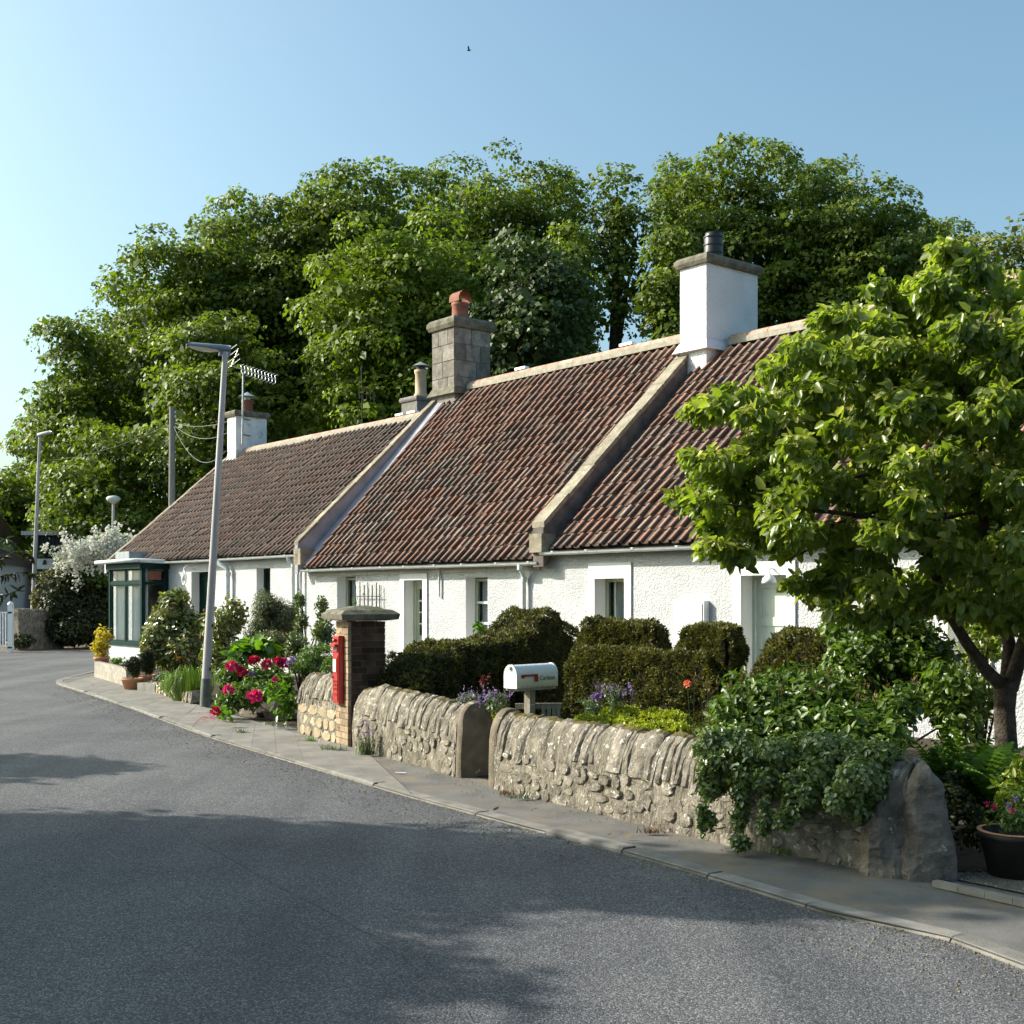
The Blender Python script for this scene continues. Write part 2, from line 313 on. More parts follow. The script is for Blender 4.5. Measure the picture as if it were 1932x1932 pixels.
class MB:
    """collects shapes in world space into one mesh"""
    def __init__(s): s.v = []; s.f = []; s.m = []; s.sm = []
    def add(s, vs, fs, mi=0, smooth=False):
        b = len(s.v); s.v.extend([tuple(float(c) for c in v) for v in vs])
        for f in fs: s.f.append([b + i for i in f]); s.m.append(mi); s.sm.append(smooth)
        return s
    def box(s, o, a, b, c, mi=0):
        """o corner, a b c edge vectors"""
        o, a, b, c = (np.asarray(x, float) for x in (o, a, b, c))
        vs = [o, o + a, o + a + b, o + b, o + c, o + a + c, o + a + b + c, o + b + c]
        fs = [(0, 3, 2, 1), (4, 5, 6, 7), (0, 1, 5, 4), (1, 2, 6, 5), (2, 3, 7, 6), (3, 0, 4, 7)]
        if np.dot(np.cross(a, b), c) < 0: fs = [f[::-1] for f in fs]
        return s.add(vs, fs, mi)
    def fbox(s, s0, s1, d0, d1, z0, z1, mi=0):
        return s.box(P(s0, d0, z0), U * (s1 - s0), N * (d1 - d0), ZUP * (z1 - z0), mi)
    def tube(s, pts, rads, n=8, mi=0, cap=True):
        pts = [np.asarray(p, float) for p in pts]
        if not hasattr(rads, '__len__'): rads = [rads] * len(pts)
        vs = []; prev = None
        for i, p in enumerate(pts):
            t = pts[min(i + 1, len(pts) - 1)] - pts[max(i - 1, 0)]; t /= (np.linalg.norm(t) + 1e-9)
            if prev is None:
                a = np.array([0, 0, 1.0]) if abs(t[2]) < .9 else np.array([1.0, 0, 0])
                x = np.cross(t, a)
            else: x = prev - t * np.dot(prev, t)
            x /= np.linalg.norm(x); prev = x; y = np.cross(t, x)
            for k in range(n):
                an = 2 * math.pi * k / n; vs.append(p + (x * math.cos(an) + y * math.sin(an)) * rads[i])
        fs = []
        for i in range(len(pts) - 1):
            for k in range(n):
                a = i * n + k; b = i * n + (k + 1) % n; fs.append((a, b, b + n, a + n))
        s.add(vs, fs, mi, True)
        if cap: s.add(vs[:n], [tuple(range(n))[::-1]], mi); s.add(vs[-n:], [tuple(range(n))], mi)
        return s
    def lathe(s, c, prof, n=20, mi=0, ax=None):
        c = np.asarray(c, float); vs = []
        for r, z in prof:
            for k in range(n):
                an = 2 * math.pi * k / n; vs.append(c + np.array([r * math.cos(an), r * math.sin(an), z]))
        fs = [(i * n + k, i * n + (k + 1) % n, (i + 1) * n + (k + 1) % n, (i + 1) * n + k) for i in range(len(prof) - 1) for k in range(n)]
        return s.add(vs, fs, mi, True)
    def build(s, name, mats, parent=None, kind=None):
        me = bpy.data.meshes.new(name); me.from_pydata(s.v, [], s.f)
        me.polygons.foreach_set('material_index', s.m); me.polygons.foreach_set('use_smooth', s.sm); me.update()
        o = link(name, me, mats, parent)
        if kind: o['kind'] = kind
        return o
def jitter_mesh(o, amt, seed=0, scale=3.0):
    from mathutils import noise as mn
    for v in o.data.vertices:
        q = v.co * scale + Vector((seed, seed * 1.7, 0)); v.co += mn.noise_vector(q) * amt

def unit(v): 
    n = np.linalg.norm(v, axis=-1, keepdims=True); n[n < 1e-9] = 1; return v / n
def leaves(name, mat, Pn, T, Nn, L, Wd, parent=None, kind='diamond', rnd=None, curl=.15):
    """many leaves in one mesh: P base, T tip direction, Nn face normal, L length, Wd width (arrays)"""
    n = len(Pn); T = unit(T); B = unit(np.cross(Nn, T)); Nn = unit(np.cross(T, B))
    L = np.broadcast_to(L, (n,))[:, None]; Wd = np.broadcast_to(Wd, (n,))[:, None]
    if kind == 'diamond':
        V = np.stack([Pn, Pn + T * L * .5 + B * Wd * .5 + Nn * L * .08, Pn + T * L - Nn * L * curl, Pn + T * L * .5 - B * Wd * .5 + Nn * L * .08], 1); k = 4; Fq = [[0, 1, 2, 3]]
    elif kind == 'oval':
        V = np.stack([Pn, Pn + T * L * .28 + B * Wd * .46 + Nn * Wd * .16, Pn + T * L * .70 + B * Wd * .40 + Nn * Wd * .06 - Nn * L * curl * .4, Pn + T * L - Nn * L * curl,
                      Pn + T * L * .70 - B * Wd * .40 + Nn * Wd * .06 - Nn * L * curl * .4, Pn + T * L * .28 - B * Wd * .46 + Nn * Wd * .16], 1); k = 6; Fq = [[0, 1, 2, 3], [0, 3, 4, 5]]
    elif kind == 'blade':
        V = np.stack([Pn - B * Wd * .5, Pn + B * Wd * .5, Pn + T * L * .5 + B * Wd * .45 , Pn + T * L * .5 - B * Wd * .45, Pn + T * L * .85 + B * Wd * .25 - Nn * L * curl * .5, Pn + T * L * .85 - B * Wd * .25 - Nn * L * curl * .5, Pn + T * L - Nn * L * curl * 1.0], 1)
        k = 7; Fq = [[0, 1, 2, 3], [3, 2, 4, 5]]
    V = V.reshape(-1, 3)
    Fa = (np.array(Fq)[None] + (np.arange(n) * k)[:, None, None]).reshape(-1, 4)
    me = bpy.data.meshes.new(name); nf = len(Fa)
    me.vertices.add(len(V)); me.vertices.foreach_set('co', V.astype(np.float32).ravel())
    me.loops.add(nf * 4); me.loops.foreach_set('vertex_index', Fa.astype(np.int32).ravel())
    me.polygons.add(nf); me.polygons.foreach_set('loop_start', np.arange(0, nf * 4, 4, dtype=np.int32)); me.polygons.foreach_set('loop_total', np.full(nf, 4, np.int32))
    if rnd is None: rnd = RS.rand(n)
    at = me.attributes.new('rnd', 'FLOAT', 'POINT'); at.data.foreach_set('value', np.repeat(rnd, k).astype(np.float32))
    me.update(calc_edges=True)
    return link(name, me, mat, parent)
def sph(n, rs=RS): return unit(rs.normal(size=(n, 3)))
def blob_leaves(blobs, dens, size, rs=RS, shell=.35, up=.5, droop=.3, front=0.0):
    """leaf positions through a set of ellipsoid clumps (c, r): denser towards each clump's surface"""
    Ps, Ts, Ns, Rn = [], [], [], []
    for c, r in blobs:
        r = np.asarray(r, float) * np.ones(3); area = 4 * math.pi * ((r[0] * r[1]) ** 1.6 / 3 + (r[0] * r[2]) ** 1.6 / 3 + (r[1] * r[2]) ** 1.6 / 3) ** (1 / 1.6)
        n = max(4, int(dens * area)); d = sph(n, rs)
        if front: d = np.where((rs.rand(n) < front)[:, None] & (d[:, 1:2] > .15), d * np.array([1, -1, 1]), d)
        rad = 1 - shell * rs.rand(n) ** 1.5
        rad += .10 * rs.normal(size=n) * .6
        p = np.asarray(c) + d * r * rad[:, None]
        nn = unit(d + rs.normal(size=(n, 3)) * .55 + np.array([0, 0, up]))
        t = unit(rs.normal(size=(n, 3)) * .8 + d * .7 + np.array([0, 0, -droop])); t = unit(t - nn * np.sum(t * nn, 1, keepdims=True) * .9)
        Ps.append(p); Ts.append(t); Ns.append(nn); Rn.append(np.clip(.5 + (rs.rand() - .5) * .5 + (rs.rand(n) - .5) * .75, 0, 1))
    return np.concatenate(Ps), np.concatenate(Ts), np.concatenate(Ns), np.concatenate(Rn)

# ------------------------------------------------------------------ ground, road, pavement, kerb
def sheet(name, pts, z, mat, parent=None, kind='structure', thick=0):
    bm = bmesh.new(); vs = [bm.verts.new((float(p[0]), float(p[1]), z)) for p in pts]; f = bm.faces.new(vs)
    if f.normal.z < 0 or True: bm.normal_update(); 
    if f.normal.z < 0: f.normal_flip()
    bmesh.ops.triangulate(bm, faces=[f])
    me = bpy.data.meshes.new(name); bm.to_mesh(me); bm.free()
    o = link(name, me, mat, parent)
    if kind: o['kind'] = kind
    return o
mb = MB(); mb.add([(-600, -100, -.02), (600, -100, -.02), (600, 1500, -.02), (-600, 1500, -.02)], [(0, 1, 2, 3)]); mb.build('ground', 'grass_ground', kind='structure')
kerb_px = [(1932, 1830), (1785, 1775), (1551, 1723), (1343, 1660), (1135, 1600), (1000, 1567), (936, 1550), (780, 1508), (666, 1474), (484, 1420), (387, 1390), (323, 1366), (239, 1335), (155, 1307), (118, 1296)]
KP = [G(*p)[:2] for p in kerb_px]
near = [KP[0] + (KP[0] - KP[1]) * k for k in (9, 4, 1.2)]
KP = near + KP
# rounded nose of the pavement at the side street
KP += [G(104, 1289)[:2], G(108, 1283)[:2], G(128, 1278)[:2], G(165, 1271)[:2], G(205, 1262)[:2] + np.array([0, 0])]
far = [(4, 41.0), (12, 46)]
road = list(KP) + [np.array([-9.0, 36.0]), np.array([-2, 41.5]), np.array([6, 46]), np.array([2, 52]), np.array([-7, 43.2]), G(205, 1226)[:2], G(100, 1228)[:2], G(-60, 1231)[:2], G(-300, 1236)[:2], np.array([-32, 30]), np.array([-17, 22]), np.array([-10.5, 15]), np.array([-6.2, 8]), np.array([-3.6, 2]), np.array([-1.5, -6]), np.array([4, -14])]
def along_(pl, f):
    d = np.concatenate([[0], np.cumsum([np.linalg.norm(b - a) for a, b in zip(pl[:-1], pl[1:])])]); t = min(f, .9999) * d[-1]; i = int(np.searchsorted(d, t, 'right')) - 1; k = (t - d[i]) / (d[i + 1] - d[i])
    return pl[i] + (pl[i + 1] - pl[i]) * k, unit((pl[i + 1] - pl[i])[None])[0]
sheet('road', road, 0.0, 'road_asphalt')
jl = [G(*p)[:2] for p in [(20, 1452), (156, 1477), (312, 1544), (390, 1596), (520, 1669), (650, 1737), (780, 1815), (884, 1914), (960, 2010)]]
jm = MB(); jv = []; nj = 60
for i in range(nj + 1):
    p, d = along_(jl, i / nj); wj = .002 + .005 * random.random(); n_ = np.array([-d[1], d[0]]); o_ = n_ * random.uniform(-.015, .015); jv += [(*(p + o_ + n_ * wj), .004), (*(p + o_ - n_ * wj), .004)]
jm.add(jv, [(2 * i, 2 * i + 2, 2 * i + 3, 2 * i + 1) for i in range(nj)]); jm.build('road_joint', 'road_seam', kind='structure')
sheet('verge', [G(-300, 1236)[:2], G(-60, 1231)[:2], G(100, 1228)[:2], G(205, 1226)[:2], np.array([-7, 43.2]), np.array([-7, 50]), np.array([-60, 50]), np.array([-60, 36])], -.008, 'sandy_verge')

inner_px = [(1932, 1705), (1760, 1668), (1690, 1662), (1500, 1622), (1300, 1583), (1100, 1535), (928, 1492), (865, 1472), (656, 1414), (560, 1385), (556, 1362), (440, 1352), (385, 1336), (290, 1304), (178, 1279)]
IP = [G(*p)[:2] for p in inner_px]
IPn = [IP[0] + (IP[0] - IP[1]) * k for k in (9, 4, 1.2)] + IP
def arc(pl):
    d = [0]
    for a, b in zip(pl[:-1], pl[1:]): d.append(d[-1] + float(np.linalg.norm(np.array(b) - np.array(a))))
    return np.array(d)
def along(pl, t):
    d = arc(pl); t = min(max(t, 0), d[-1]); i = min(int(np.searchsorted(d, t, 'right')) - 1, len(pl) - 2)
    f = (t - d[i]) / (d[i + 1] - d[i] + 1e-9); a, b = np.array(pl[i], float), np.array(pl[i + 1], float)
    return a + (b - a) * f, unit((b - a)[None])[0]
KH = .034
# pavement deck under everything behind the kerb
deck = list(KP) + [np.array([-8.2, 33]), np.array([-4, 27]), np.array([1, 21]), np.array([6, 14.5]), np.array([12, 6]), np.array([13, -6])]
sheet('pavement', deck, KH - .012, 'pavement_tarmac')
kb = thing('kerb', (KP[6][0], KP[6][1], 0), 'low worn stone kerb curving along the edge of the road', 'kerb'); 
kb['kind'] = 'structure'
kl = arc(KP)[-1]; t = arc(KP)[1]; i = 0
while t < kl - .3:
    ln = .82 + .12 * random.random()
    a, d1 = along(KP, t); b, d2 = along(KP, min(t + ln - .012, kl)); nrm = np.array([-(b - a)[1], (b - a)[0]]); nrm /= np.linalg.norm(nrm)
    if np.dot(nrm, np.array([1, .5])) < 0 and t < kl - 7: nrm = -nrm
    c, _ = along(KP, t + ln / 2)
    if t >= kl - 7: nrm = -nrm if np.dot(nrm, np.array(G(200, 1290)[:2]) - c) < 0 else nrm
    h = KH + random.uniform(-.012, .006); wd = .13
    m_ = MB(); a3 = np.array([a[0], a[1], -.05]); v3 = np.array([b[0] - a[0], b[1] - a[1], 0]); n3 = np.array([nrm[0], nrm[1], 0])
    hz = h + .05
    vs = []
    for q in (a3, a3 + v3):
        for (nn, zz) in ((0, 0), (0, hz - .018), (.018, hz), (wd, hz), (wd, 0)): vs.append(q + n3 * nn + ZUP * zz)
    fs = [(k, (k + 1) % 5, (k + 1) % 5 + 5, k + 5) for k in range(5)] + [(4, 3, 2, 1, 0), (5, 6, 7, 8, 9)]
    m_.add(vs, fs); m_.build('kerb_stone', 'kerb_stone', kb); t += ln
# flagstones on the far stretch of pavement
def lerp(a, b, t): return a + (b - a) * t
fk = [G(*p)[:2] for p in [(780, 1508), (666, 1474), (484, 1420), (387, 1390), (323, 1366), (239, 1335), (155, 1307), (124, 1293)]]
fi = [G(*p)[:2] for p in [(690, 1423), (560, 1388), (440, 1354), (385, 1338), (330, 1317), (290, 1305), (200, 1284), (176, 1278)]]
fl = thing('flagstone_paving', (fk[3][0], fk[3][1], 0), 'pale stone flags paving the far stretch of the pavement', 'paving'); fl['kind'] = 'structure'
nc = 20; lk, li = arc(fk)[-1], arc(fi)[-1]
for i in range(nc):
    rows = [0, .5 + .12 * (random.random() - .5), 1] if i % 3 else [0, .36, .7, 1]
    for j in range(len(rows) - 1):
        q = []
        for (tt, rr) in ((i, rows[j]), (i + 1, rows[j]), (i + 1, rows[j + 1]), (i, rows[j + 1])):
            ke, ie = along(fk, lk * tt / nc)[0], along(fi, li * tt / nc)[0]
            ke = ke + unit((ie - ke)[None])[0] * .14
            q.append(lerp(ke, ie, rr))
        q = np.array(q); cc = q.mean(0); q = cc + (q - cc) * (1 - .007 / max(.3, np.linalg.norm(q[0] - q[1])))
        z = KH + random.uniform(-.002, .002); m_ = MB()
        vs = [(x, y, KH - .03) for x, y in q] + [(x, y, z + random.uniform(-.001, .001)) for x, y in q]
        m_.add(vs, [(4, 5, 6, 7), (0, 1, 5, 4), (1, 2, 6, 5), (2, 3, 7, 6), (3, 0, 4, 7)]); o = m_.build('flagstone', 'paving', fl)
# garden beds and gravel drive
gard = [IP[2], IP[3], IP[4], IP[5], IP[6], IP[7], IP[8], IP[9]] 
sheet('garden_ground', [p + np.array([.15, .1]) for p in gard] + [G(440, 1352)[:2], G(385, 1333)[:2], G(290, 1300)[:2], G(188, 1276)[:2], np.array([-10.3, 31]), np.array([-6, 27.0]), np.array([0, 20.6]), np.array([6, 13.2]), np.array([8, 10.2]), np.array([3.9, 7.5])], KH - .007, 'soil')
sheet('gravel_drive', [IP[1] + np.array([.06, .08]), IP[0] + np.array([.05, .1]), IPn[1], np.array([14, 3]), np.array([9, 9]), np.array([5, 9.0]), np.array([3.0, 7.4])], KH - .002, 'gravel')
# pale edging between pavement and gravel drive
ed = thing('edging', (*G(1760, 1664)[:2], 0), 'pale concrete edging strip between pavement and gravel drive', 'edging'); ed['kind'] = 'structure'
a, b = G(1752, 1664, .06), G(1960, 1710, .06); a[2] = b[2] = .028
for k in range(4):
    p0 = lerp(a, b, k / 4); p1 = lerp(a, b, (k + 1) / 4 - .004); v = p1 - p0; nn = unit(np.cross(ZUP, v)[None])[0]
    if nn[1] < 0: nn = -nn
    MB().box(p0 + nn * .03, v, nn * .055, ZUP * .035).build('edging_stone', 'kerb_stone', ed)
# grit gathered along the kerb and pavement edge
def grit(name, pl, t0, t1, n, w0, w1, z, rmin, rmax, label_mat='grit', side=1):
    tt = RS.uniform(t0, t1, n); V = []; Fc = []
    for i in range(n):
        p, d = along(pl, tt[i]); nn = np.array([-d[1], d[0]]) * side; q = p + nn * (w0 + (w1 - w0) * RS.rand() ** 2.2)
        r = rmin + (rmax - rmin) * RS.rand() ** 3; b = len(V)
        an = RS.rand() * 6.28
        for k in range(4): V.append((q[0] + r * math.cos(an + k * 1.57) * RS.uniform(.7, 1.2), q[1] + r * math.sin(an + k * 1.57) * RS.uniform(.7, 1.2), z))
        V.append((q[0], q[1], z + r * .8)); Fc += [[b, b + 1, b + 4], [b + 1, b + 2, b + 4], [b + 2, b + 3, b + 4], [b + 3, b, b + 4]]
    me = bpy.data.meshes.new(name); me.from_pydata(V, [], Fc); return link(name, me, label_mat)
o = grit('road_grit', KP, arc(KP)[1], kl - 6, 14000, .0, .60, 0.001, .002, .011); tag(o, 'loose grit and crumbs gathered in the gutter beside the kerb', 'grit', kind='stuff')
o = grit('pavement_grit', IPn, arc(IPn)[2], arc(IPn)[-1] - 4, 3500, -.02, .35, KH - .008, .002, .009); tag(o, 'sandy grit at the foot of the garden walls', 'grit', kind='stuff')
_a, _b = IP[1], IPn[2]; _d = unit((_b - _a)[None])[0]; DS = 1 if (-_d[1] * 1 + _d[0] * 1) > 0 else -1
o = grit('drive_gravel', [IP[1], IPn[2], IPn[1]], 0, 3.0, 5000, .12, 1.5, KH - .003, .004, .014, side=DS); tag(o, 'loose gravel lying on the drive behind the standing stone', 'gravel', kind='stuff')

# ------------------------------------------------------------------ cottages
RW, OV = 3.7, .14       # horizontal depth to the ridge, eaves overhang
TW, TG, TL = .208, .298, .37
def make_tile_mesh(var):
    """one pantile: x across, y up the slope, z out of the roof"""
    n = 10; us = [0, .2, .42, .62, .67, .74, .81, .88, .95, 1.0]
    def prof(u):
        if u < .62: return .008 * (math.cos(math.pi * 2 * (u / .62)) ) - .002
        k = (u - .62) / .38; return .006 + .050 * math.sin(math.pi * k) ** .8 - .004 * k
    vs = []; sag = [0, .004, -.003, .002][var]; tw = [0, .004, -.004, .002][var]
    for (y, lift) in ((0, .030), (TL, .0)):
        for u in us: vs.append(((u - .5) * (TW + .022), y, prof(u) + lift + tw * (u - .5) * 2 + (sag if y == 0 else 0)))
    for u in us: vs.append(((u - .5) * (TW + .022), 0, prof(u) + .030 - .015 + tw * (u - .5) * 2 + sag))
    fs = [(i, i + 1, n + i + 1, n + i) for i in range(n - 1)] + [(i + 1, i, 2 * n + i, 2 * n + i + 1) for i in range(n - 1)]
    me = bpy.data.meshes.new('tile'); me.from_pydata(vs, [], fs); 
    uvl = me.uv_layers.new(name='UVMap')
    for p in me.polygons:
        p.use_smooth = p.index < n - 1
        for li in p.loop_indices:
            v = me.loops[li].vertex_index; uu = us[v % n]; vv = (0 if v < n or v >= 2 * n else 1); uvl.data[li].uv = (uu, vv)
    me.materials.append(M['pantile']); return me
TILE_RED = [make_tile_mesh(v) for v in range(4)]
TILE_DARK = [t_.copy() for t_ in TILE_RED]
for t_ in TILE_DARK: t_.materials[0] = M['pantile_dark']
def tile_roof(roof, s0, s1, ze, zr, TILES=TILE_RED):
    L = math.hypot(RW + OV, zr - ze); ty = (-N * (RW + OV) + ZUP * (zr - ze)) / L; tz = np.cross(U, ty)
    if tz[2] < 0: tz = -tz
    nr = int(L / TG) ; ncol = int((s1 - s0) / TW); off = (s1 - s0 - ncol * TW) / 2
    items = []
    for j in range(nr):
        for i in range(ncol):
            s = s0 + off + (i + .5) * TW
            c = P(s, OV, ze) + ty * (j * TG - .02 + random.gauss(0, .008)) + tz * (.027 + random.gauss(0, .004) + .02 * math.sin(s * .9 + j * .12) * math.sin(j * .35)) + U * random.gauss(0, .004)
            y = c[1]; vis = abs((c[0] / y)) < .435
            items.append((np.linalg.norm(c - np.array([0, 0, EYE])) + (0 if vis else 50), c, random.gauss(0, .02)))
    items.sort(key=lambda x: x[0])
    xax = U if np.dot(np.cross(U, ty), tz) > 0 else -U
    for k, (_, c, a) in enumerate(items[:300]):
        o = bpy.data.objects.new('tile', TILES[random.randrange(4)]); C.objects.link(o); o.parent = roof; o.matrix_parent_inverse = world(roof).inverted()
        x2 = xax * math.cos(a) + ty * math.sin(a); y2 = ty * math.cos(a) - xax * math.sin(a)
        o.matrix_basis = Matrix(((x2[0], y2[0], tz[0], c[0]), (x2[1], y2[1], tz[1], c[1]), (x2[2], y2[2], tz[2], c[2]), (0, 0, 0, 1)))
    rest = items[300:]
    V, Fc, UV, TI = [], [], [], []
    base = []
    for me in TILES: base.append((np.array([v.co[:] for v in me.vertices]), [list(p.vertices) for p in me.polygons], [[me.uv_layers[0].data[li].uv[:] for li in p.loop_indices] for p in me.polygons]))
    b = 0
    for (_, c, a) in rest:
        bv, bf, bu = base[random.randrange(4)]
        x2 = xax * math.cos(a) + ty * math.sin(a); y2 = ty * math.cos(a) - xax * math.sin(a)
        V.append(bv @ np.stack([x2, y2, tz]) + c); Fc += [[b + q for q in f] for f in bf]; UV += [u for pu in bu for u in pu]; TI += [random.random()] * len(bv); b += len(bv)
    me = bpy.data.meshes.new('roof_tiles'); me.from_pydata(np.concatenate(V).tolist(), [], Fc)
    ul = me.uv_layers.new(name='UVMap'); ul.data.foreach_set('uv', np.array(UV, np.float32).ravel())
    at = me.attributes.new('tint', 'FLOAT', 'POINT'); at.data.foreach_set('value', np.array(TI, np.float32))
    nb = len(base[0][1]); sm = np.zeros(len(Fc), bool)
    sm[np.arange(len(Fc)) % nb < 9] = True; me.polygons.foreach_set('use_smooth', sm)
    o = link('roof_tiles', me, TILES[0].materials[0].name, roof); o['kind'] = 'stuff'
def ridge(parent, s0, s1, zr, vents=()):
    r0 = MB(); r0.box(P(s0, -RW - .14, zr - .06), U * (s1 - s0), N * .28, ZUP * .10); rd = r0.build('ridge', 'mortar_bed', parent)
    s = s0; k = 0
    while s < s1 - .1:
        e = min(s + .44, s1) - .012; m_ = MB(); vs = []; n = 7
        for q in (s, e):
            for i in range(n + 1):
                a = math.pi * i / n; vs.append(P(q, -RW + .13 * math.cos(a), zr + .02 + .12 * math.sin(a) + random.uniform(-.002, .002)))
        m_.add(vs, [(i, i + 1, n + 1 + i + 1, n + 1 + i) for i in range(n)], 0, True); m_.add([vs[i] for i in range(n + 1)], [tuple(range(n + 1))]); m_.add([vs[n + 1 + i] for i in range(n + 1)], [tuple(range(n, -1, -1))])
        m_.build('ridge_tile', 'ridge_clay', rd); s += .44
    for v in vents: MB().fbox(v, v + .34, -RW - .06, -RW + .06, zr + .15, zr + .20).build('ridge_vent', 'aluminium', rd)
def front_wall(parent, s0, s1, z1, holes, mat='harling', depth=.24, band=None):
    ss = sorted({s0, s1, *[h[0] for h in holes], *[h[1] for h in holes]}); zs = sorted({-.05, z1, *[h[2] for h in holes], *[h[3] for h in holes]})
    m_ = MB()
    for a, b in zip(ss[:-1], ss[1:]):
        for c, d in zip(zs[:-1], zs[1:]):
            if any(h[0] <= (a + b) / 2 <= h[1] and h[2] <= (c + d) / 2 <= h[3] for h in holes): continue
            m_.add([P(a, 0, c), P(b, 0, c), P(b, 0, d), P(a, 0, d)], [(0, 1, 2, 3)], 0)
    for (a, b, c, d) in [h[:4] for h in holes]:
        for q in ([P(a, 0, c), P(a, 0, d), P(a, -depth, d), P(a, -depth, c)], [P(b, 0, d), P(b, 0, c), P(b, -depth, c), P(b, -depth, d)],
                  [P(a, 0, d), P(b, 0, d), P(b, -depth, d), P(a, -depth, d)], [P(b, 0, c), P(a, 0, c), P(a, -depth, c), P(b, -depth, c)]):
            m_.add(q, [(0, 1, 2, 3)], 1)
    m_.build('front_wall', [mat, 'white_render'], parent)
def shell(parent, s0, s1, ze, zr, gl='harling', gr='harling'):
    zb = ze - .06
    for nm, s, mt in (('gable_wall', s0, gl), ('gable_wall', s1, gr)):
        dd = .02 if s == s1 else -.02
        m_ = MB(); prof = [(-.03, -.05), (-.03, zb), (-RW, zr - .08), (-2 * RW, zb), (-2 * RW, -.05)]
        vs = [P(s - dd * 10, d, z) for d, z in prof] + [P(s, d, z) for d, z in prof]
        m_.add(vs, [(4, 3, 2, 1, 0), (5, 6, 7, 8, 9)] + [(k, (k + 1) % 5, (k + 1) % 5 + 5, k + 5) for k in range(5)]); m_.build(nm, mt, parent)
    m_ = MB().box(P(s0, -2 * RW, -.05), U * (s1 - s0), N * .2, ZUP * (zb + .05)); m_.build('rear_wall', 'harling', parent)
    m_ = MB(); vs = [P(s0, OV, ze - .03), P(s1, OV, ze - .03), P(s1, -RW, zr - .03), P(s0, -RW, zr - .03), P(s0, -2 * RW - OV, ze - .03), P(s1, -2 * RW - OV, ze - .03)]
    vs2 = [v - ZUP * .05 for v in vs]
    m_.add(vs + vs2, [(0, 1, 2, 3), (3, 2, 5, 4), (6, 9, 8, 7), (9, 10, 11, 8), (0, 6, 7, 1), (4, 5, 11, 10)]); roof = m_.build('roof', 'under_roof', parent)
    # near-black sheet, interior darkness painted in behind the windows
    m_ = MB(); m_.add([P(s0 + .3, -2.6, 0), P(s1 - .3, -2.6, 0), P(s1 - .3, -2.6, ze), P(s0 + .3, -2.6, ze)], [(0, 1, 2, 3)]); m_.build('dark_backing', 'dark_room', parent)
    return roof
def gutter(parent, s0, s1, z, d=.20, drop=None):
    n = 7; m_ = MB(); vs = []
    st = np.linspace(s0, s1, max(2, int((s1 - s0) / 1.5) + 1)); wob = RS.uniform(-.006, .006, len(st))
    for q, wz in zip(st, wob):
        for r in (.058, .052):
            for i in range(n + 1):
                a = math.pi + math.pi * i / n; vs.append(P(q, d + r * math.cos(a), z + wz + r * math.sin(a)))
    k = 2 * (n + 1); fs = []
    for j in range(len(st) - 1):
        b = j * k
        for i in range(n): fs.append((b + i, b + i + 1, b + k + i + 1, b + k + i)); fs.append((b + n + 1 + i + 1, b + n + 1 + i, b + k + n + 1 + i, b + k + n + 1 + i + 1))
        for e in (0, n): fs.append((b + e, b + k + e, b + k + n + 1 + e, b + n + 1 + e))
    m_.add(vs, fs, 0, True)
    for q, e in ((s0, 0), (s1, len(st) - 1)): m_.add([vs[e * k + i] for i in range(n + 1)], [tuple(range(n + 1))])
    g = m_.build('gutter', 'gutter_white', parent)
    s = s0 + .3
    while s < s1 - .1:
        m_ = MB(); vs = []
        for q in (s, s + .05):
            for i in range(n + 1):
                a = math.pi + math.pi * i / n; vs.append(P(q, d + .064 * math.cos(a), z + .004 + .064 * math.sin(a)))
        m_.add(vs, [(i, i + 1, n + 2 + i, n + 1 + i) for i in range(n)], 0, True); m_.add([vs[i] for i in range(n + 1)], [tuple(range(n + 1))]); m_.add([vs[n + 1 + i] for i in range(n + 1)], [tuple(range(n + 1))])
        m_.build('bracket', 'gutter_white', g); s += random.uniform(.75, 1.05)
    return g
def pipe(parent, name, pts, r, mat='gutter_white', collars=()):
    p = MB().tube(pts, r, 10).build(name, mat, parent)
    for c in collars: MB().tube([np.array(c) - ZUP * .04, np.array(c) + ZUP * .04], r * 1.35, 10).build('collar', mat, p)
    return p
